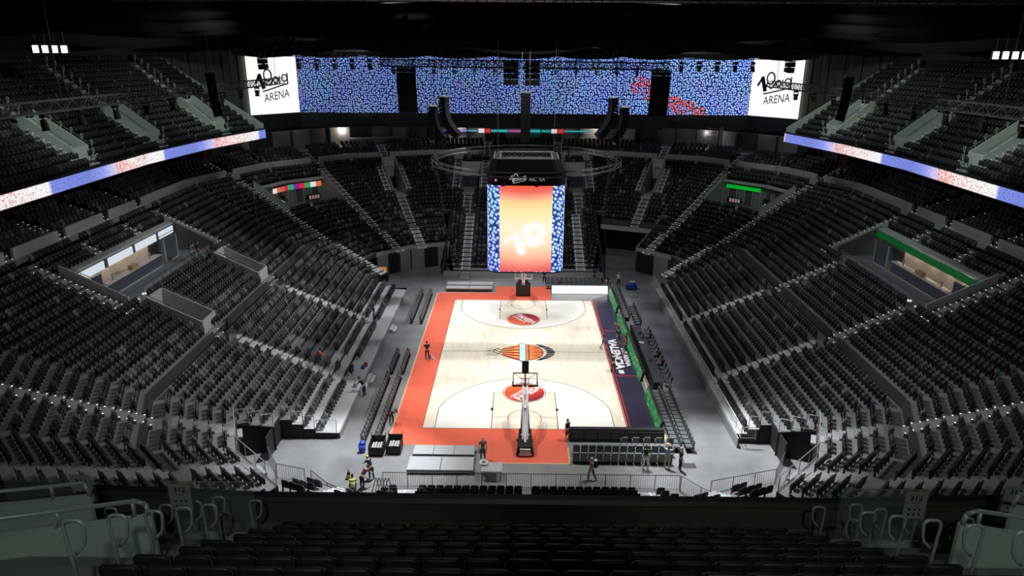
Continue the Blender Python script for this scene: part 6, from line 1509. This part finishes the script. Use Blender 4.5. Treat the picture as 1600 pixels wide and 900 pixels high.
def person(loc, heading, label, pose='stand', shirt=(0.02, 0.02, 0.022), legs=(0.03, 0.03, 0.035), hair=(0.03, 0.02, 0.015), shorts=False, scale=1.0, skin=(0.55, 0.33, 0.24), arms=None, group=None):
    # heading: direction faced, radians from +y anticlockwise
    t = empty('person', loc, heading); t.scale = (scale,)*3; tag(t, label, 'person', group)
    lean = {'stand': 0.03, 'walk': 0.08, 'bend': 0.95, 'sit': 0.12, 'crouch': 0.6, 'leanon': 0.55}[pose]
    hz = {'stand': 0.95, 'walk': 0.94, 'bend': 0.9, 'sit': 0.5, 'crouch': 0.42, 'leanon': 0.92}[pose]
    R = Matrix.Rotation(-lean, 3, 'X'); pv = Vector((0, 0, hz))
    def T(x, y, z): return pv+R @ Vector((x, y, z-0.95))
    # legs
    def leg(s):
        hip = pv+Vector((s*0.095, 0, -0.03))
        if pose in ('stand', 'bend', 'leanon'): st = 0.10 if pose == 'stand' else 0.14; return [hip, Vector((s*0.12, 0.03, 0.5)), Vector((s*0.14, -0.02-0.02*s, 0.09)), Vector((s*0.16, 0.15, 0.04))]
        if pose == 'walk': k = s; return [hip, Vector((s*0.1, 0.14*k+0.04, 0.5)), Vector((s*0.1, 0.26*k-0.06, 0.09)), Vector((s*0.11, 0.26*k+0.12, 0.04))]
        if pose == 'sit': return [hip, Vector((s*0.13, 0.42, 0.5)), Vector((s*0.13, 0.44, 0.09)), Vector((s*0.15, 0.62, 0.04))]
        return [hip, Vector((s*0.17, 0.34, 0.52)), Vector((s*0.14, 0.02, 0.1)), Vector((s*0.16, 0.2, 0.04))]
    def arm(s):
        sh = T(s*0.185, 0, 1.42)
        m_ = arms or {'stand': 'down', 'walk': 'swing', 'bend': 'reach', 'sit': 'table', 'crouch': 'reach', 'leanon': 'reach'}[pose]
        if m_ == 'down': return [sh, sh+Vector((s*0.06, -0.02, -0.28)), sh+Vector((s*0.07, 0.07, -0.52))]
        if m_ == 'swing': return [sh, sh+Vector((s*0.05, -0.06*s, -0.28)), sh+Vector((s*0.05, 0.1-0.12*s, -0.5))]
        if m_ == 'hips': return [sh, sh+Vector((s*0.16, -0.08, -0.25)), sh+Vector((s*0.02, 0.08, -0.42))]
        if m_ == 'phone': return [sh, sh+Vector((s*0.05, 0.04, -0.28)), sh+Vector((-s*0.06, 0.26, -0.2))]
        if m_ == 'up': return [sh, sh+Vector((s*0.18, 0.08, 0.12)), sh+Vector((-s*0.02, 0.12, 0.26))]
        if m_ == 'table': return [sh, sh+Vector((s*0.05, 0.14, -0.22)), sh+Vector((-s*0.03, 0.36, -0.24))]
        return [sh, sh+Vector((s*0.03, 0.2, -0.2)), sh+Vector((-s*0.02, 0.38, -0.36))]
    V = [(pv, 0.115), (T(0, 0, 1.12), 0.105), (T(0, 0.01, 1.30), 0.125), (T(0, -0.005, 1.44), 0.085), (T(0, 0, 1.50), 0.048), (T(0, 0.02, 1.57), (0.06, 0.07)), (T(0, 0.025, 1.64), (0.073, 0.09)), (T(0, 0.02, 1.71), (0.055, 0.065)), (T(0, 0.125, 1.615), 0.013)]
    E_ = [(0, 1), (1, 2), (2, 3), (3, 4), (4, 5), (5, 6), (6, 7), (6, 8)]
    LG = {}; AR = {}
    for s in (-1, 1):
        L_ = leg(s); LG[s] = L_; b = len(V); V += [(L_[0], 0.085), (L_[0].lerp(L_[1], 0.5), 0.07), (L_[1], 0.055), (L_[1].lerp(L_[2], 0.35), 0.052), (L_[2], 0.036), (L_[3], 0.03)]
        E_ += [(0, b), (b, b+1), (b+1, b+2), (b+2, b+3), (b+3, b+4), (b+4, b+5)]
        A_ = arm(s); AR[s] = A_; b = len(V); V += [(A_[0], 0.052), (A_[0].lerp(A_[1], 0.5), 0.045), (A_[1], 0.037), (A_[2], 0.026)]; E_ += [(3, b), (b, b+1), (b+1, b+2), (b+2, b+3)]
        d = (A_[2]-A_[1]).normalized(); side = Vector((0, 1, 0)) if abs(d.y) < 0.8 else Vector((1, 0, 0)); side = (side-d*side.dot(d)).normalized(); h = len(V)
        V.append((A_[2]+d*0.07, (0.016, 0.03))); E_.append((b+3, h))
        for i, (o_, l_) in enumerate(((-0.028, 0.075), (-0.010, 0.085), (0.010, 0.08), (0.027, 0.065))):
            f = len(V); c = A_[2]+d*0.09+side*o_; V.append((c+d*l_*0.5, 0.008)); V.append((c+d*l_+(pv-c).normalized()*0.012, 0.007)); E_ += [(h, f), (f, f+1)]
        f = len(V); V.append((A_[2]+d*0.05+side*0.05, 0.009)); V.append((A_[2]+d*0.09+side*0.06, 0.008)); E_ += [(b+3, f), (f, f+1)]
    sk = mat('skin_%d' % int(skin[0]*100), skin, 0.55)
    skin_obj('body', V, E_, sk, t)
    # shirt with short sleeves
    S_ = [(T(0, 0, 1.0), (0.15, 0.125)), (T(0, 0.005, 1.15), (0.15, 0.125)), (T(0, 0.01, 1.31), (0.175, 0.135)), (T(0, -0.005, 1.43), (0.10, 0.09))]; SE = [(0, 1), (1, 2), (2, 3)]
    for s in (-1, 1):
        A_ = AR[s]; b = len(S_); S_ += [(A_[0]+Vector((0, 0, -0.01)), 0.07), (A_[0].lerp(A_[1], 0.75), 0.06)]; SE += [(3, b), (b, b+1)]
    cname = lambda p, c: '%s_%02d_%02d_%02d' % (p, int(c[0]*99), int(c[1]*99), int(c[2]*99))
    skin_obj('shirt', S_, SE, mat(cname('fabric', shirt), shirt, 0.8), t)
    S_ = [(pv+Vector((0, 0, 0.05)), (0.15, 0.12)), (pv+Vector((0, 0, -0.02)), (0.15, 0.125))]; SE = [(0, 1)]
    for s in (-1, 1):
        L_ = LG[s]; b = len(S_); e = [(L_[0], 0.10), (L_[0].lerp(L_[1], 0.55), 0.088), (L_[1], 0.072)]
        if not shorts: e += [(L_[1].lerp(L_[2], 0.5), 0.062), (L_[2]+Vector((0, 0, 0.0)), 0.052)]
        S_ += e; SE += [(1, b)]+[(b+i, b+i+1) for i in range(len(e)-1)]
    skin_obj('shorts' if shorts else 'trousers', S_, SE, mat(cname('fabric', legs), legs, 0.8), t)
    for s in (-1, 1):
        L_ = LG[s]; skin_obj('shoe', [(L_[2]+Vector((0, -0.03, -0.035)), 0.04), (L_[3]+Vector((0, 0, 0.0)), 0.036)], [(0, 1)], mat('shoe_dark', (0.03, 0.03, 0.03), 0.5), t, 1)
    q = MB(); c = T(0, 0.0, 1.665); k0 = len(q.V); q.sphere((0, 0, 0), 1.0, 0, 10, 8)
    q.V = [tuple(c+R @ Vector((x*0.088, y*0.105-0.02, z*0.095+(0.03 if y > 0 else 0)))) for x, y, z in q.V]; q.build('hair', [mat(cname('hair', hair), hair, 0.8)], t, True)
    q = MB()
    for s in (-1, 1): q.sphere(T(s*0.03, 0.108, 1.64), 0.009, 0, 6, 4)
    q.sphere(T(0, 0.10, 1.575), 0.012, 1, 6, 4); q.build('face_features', [m_black, mat('lip', (0.35, 0.1, 0.09), 0.5)], t)
    return t
BK = (0.018, 0.018, 0.02)
person((-8.6, -1.95, 0.012), 0.25, 'person in black shirt and trousers standing on the red sideline holding a white cloth', arms='phone')
q = MB(); q.hexa([(-8.45, -1.8, 0.03), (-8.0, -2.0, 0.03), (-7.95, -1.8, 0.03), (-8.3, -1.6, 0.03), (-8.4, -1.75, 0.5), (-8.3, -1.85, 0.5), (-8.28, -1.75, 0.5), (-8.36, -1.68, 0.5)]); single(q, 'cleaning_cloth', [m_wt], 'white cloth or mop head beside the person on the red sideline', 'cloth')
person((-12.75, -9.0, 0), 1.35, 'person in black leaning over the edge of the left deck', 'leanon')
person((-9.85, -13.4, 0), -2.3, 'person in black bent over the grey floor seats on the left', 'bend')
person((3.0, -15.6, 0.012), 0.9, 'bald person in black T-shirt and grey shorts on the red floor by the baseline', 'stand', BK, (0.09, 0.09, 0.1), shorts=True, hair=(0.25, 0.15, 0.11))
person((-2.85, -18.2, 0.012), -2.9, 'grey-haired person in grey clothes beside the platform and the work table', 'stand', (0.16, 0.17, 0.17), (0.14, 0.14, 0.15), (0.35, 0.35, 0.35))
pb = person((4.25, -20.5, 0), 2.0, 'white-haired person in a pinkish shirt and backpack walking behind the team seats', 'walk', (0.35, 0.2, 0.18), (0.12, 0.11, 0.12), (0.6, 0.55, 0.5))
q = MB(); q.box((-0.15, -0.36, 1.0), (0.15, -0.12, 1.45)); q.box((-0.1, -0.37, 1.3), (0.1, -0.13, 1.48), 1); o = q.build('backpack', [m_black, m_white]); tag(o, 'black and white backpack carried by the white-haired walker', 'bag'); o.location = (4.25, -20.5, 0); o.rotation_euler = (0, 0, 2.0)
person((7.95, -19.1, 0), 0.1, 'person in dark green shirt and white trousers behind the team seats, hands on hips', 'stand', (0.02, 0.045, 0.03), (0.75, 0.75, 0.72), arms='hips', scale=1.04)
person((9.4, -18.95, 0), -0.5, 'person in light blue shirt and beige trousers pointing toward the court', 'stand', (0.35, 0.45, 0.62), (0.5, 0.42, 0.3), (0.2, 0.15, 0.1), arms='up')
person((10.2, -19.2, 0), -1.4, 'fair-haired person in black carrying a bag beside the floor hatch', 'stand', BK, BK, (0.55, 0.38, 0.2))
person((7.4, 0.9, 0.012), -1.4, 'player in dark top and blue shorts stepping at the right sideline', 'walk', (0.08, 0.07, 0.1), (0.03, 0.09, 0.25), shorts=True)
person((8.85, 1.75, 0.014), -2.6, 'player in navy kit and shorts standing nearest the far part of the lettering', 'stand', (0.04, 0.05, 0.12), (0.04, 0.06, 0.2), shorts=True)
person((8.95, 3.2, 0.014), 2.4, 'player with raised arms behind the player in navy by the green board', 'stand', (0.4, 0.2, 0.14), (0.05, 0.05, 0.08), shorts=True, arms='up')
person((9.15, -0.3, 0.014), 1.5, 'player in bright red top and blue shorts beside the green board', 'stand', (0.7, 0.05, 0.06), (0.04, 0.1, 0.35), shorts=True, scale=1.05)
person((9.4, 0.4, 0.014), 1.2, 'person in navy shirt just behind the player in red', 'stand', (0.03, 0.05, 0.15), (0.03, 0.04, 0.1))
person((7.65, -4.3, 0.014), 0.2, 'person in black leaning forward at the sideline below the lettering', 'leanon')
person((11.98, 2.4, 0), PI/2, 'dark-haired person with pink sleeves seated at the scorers table, far seat', 'sit', (0.08, 0.05, 0.09), BK)
person((11.98, -1.8, 0), PI/2, 'person in black seated at the middle of the scorers table', 'sit', BK, BK)
person((11.98, -3.6, 0), PI/2, 'person in black seated nearest the camera at the scorers table', 'sit', (0.05, 0.02, 0.02), BK)
person((2.5, 20.0, 0), PI, 'person in navy work clothes standing right of the far hoop', 'stand', (0.025, 0.025, 0.04), (0.025, 0.03, 0.05))
person((4.3, 19.0, 0), PI, 'person in black crouching behind the white lit board', 'crouch')
person((8.5, 20.8, 0), 2.6, 'person in black standing by the right end of the far stand', 'stand', BK, (0.03, 0.03, 0.04))
person((9.3, 20.4, 0), -2.4, 'person in dark clothes next to the one by the far stand end', 'crouch', (0.05, 0.05, 0.06))
person((10.0, 18.9, 0), 2.8, 'person in black bending at the end of the far seats', 'bend')
person((11.1, 19.0, 0), PI, 'person in white shirt standing near the blue cleaning machine', 'stand', (0.75, 0.75, 0.75), BK, (0.5, 0.4, 0.3))
person((-14.7, 5.2, 0.78), -1.6, 'person in black standing on the left stand steps', 'stand')
person((-16.9, -7.2, 2.2), -1.2, 'worker in orange vest crouching among the left seats', 'crouch', (0.8, 0.13, 0.03), (0.1, 0.1, 0.1), scale=0.95)
person((-9.9, -20.6, 0), 0.8, 'worker in black with yellow helmet at the near left of the floor', 'leanon', BK, BK, (0.8, 0.55, 0.03))
person((-10.3, -21.6, 0), -0.6, 'worker in dark red shirt bending beside the folded frames', 'bend', (0.10, 0.02, 0.02), BK)
person((-10.75, -22.2, 0), 0.2, 'worker in yellow high-visibility vest at the near left railing', 'crouch', (0.55, 0.65, 0.12), (0.05, 0.05, 0.06), scale=1.05)
t = MB(); 
for i in range(5): t.path([(-9.6+0.18*i, -21.9, 0.02), (-9.3+0.2*i, -22.0, 1.1), (-9.1+0.18*i, -22.1, 0.3)], 0.035, 6)
single(t, 'frame_bundle', [m_steel], 'bundle of folded steel frames by the near left railing', 'frames')
for i, (y, c) in enumerate(((6.4, (0.03, 0.04, 0.12)), (5.9, (0.1, 0.1, 0.13)), (6.9, BK))):
    person((-31.2+0.2*(i == 2), y-2.0, U_Z(6)+0.03), -1.5+0.3*i, 'person standing in the left kiosk recess, %s of three by the balustrade' % ['middle', 'nearest', 'farthest'][i], 'stand', c, BK)
person((38.0, 23.6, 16.45+0.53*2), 2.2, 'worker in yellow high-visibility vest at the far right upper tier entrance', 'stand', (0.5, 0.6, 0.1), (0.05, 0.05, 0.08))
person((31.5, 46.6, 12.45), 2.9, 'worker in yellow vest standing beside the scaffold tower', 'stand', (0.45, 0.55, 0.1), (0.05, 0.05, 0.06))
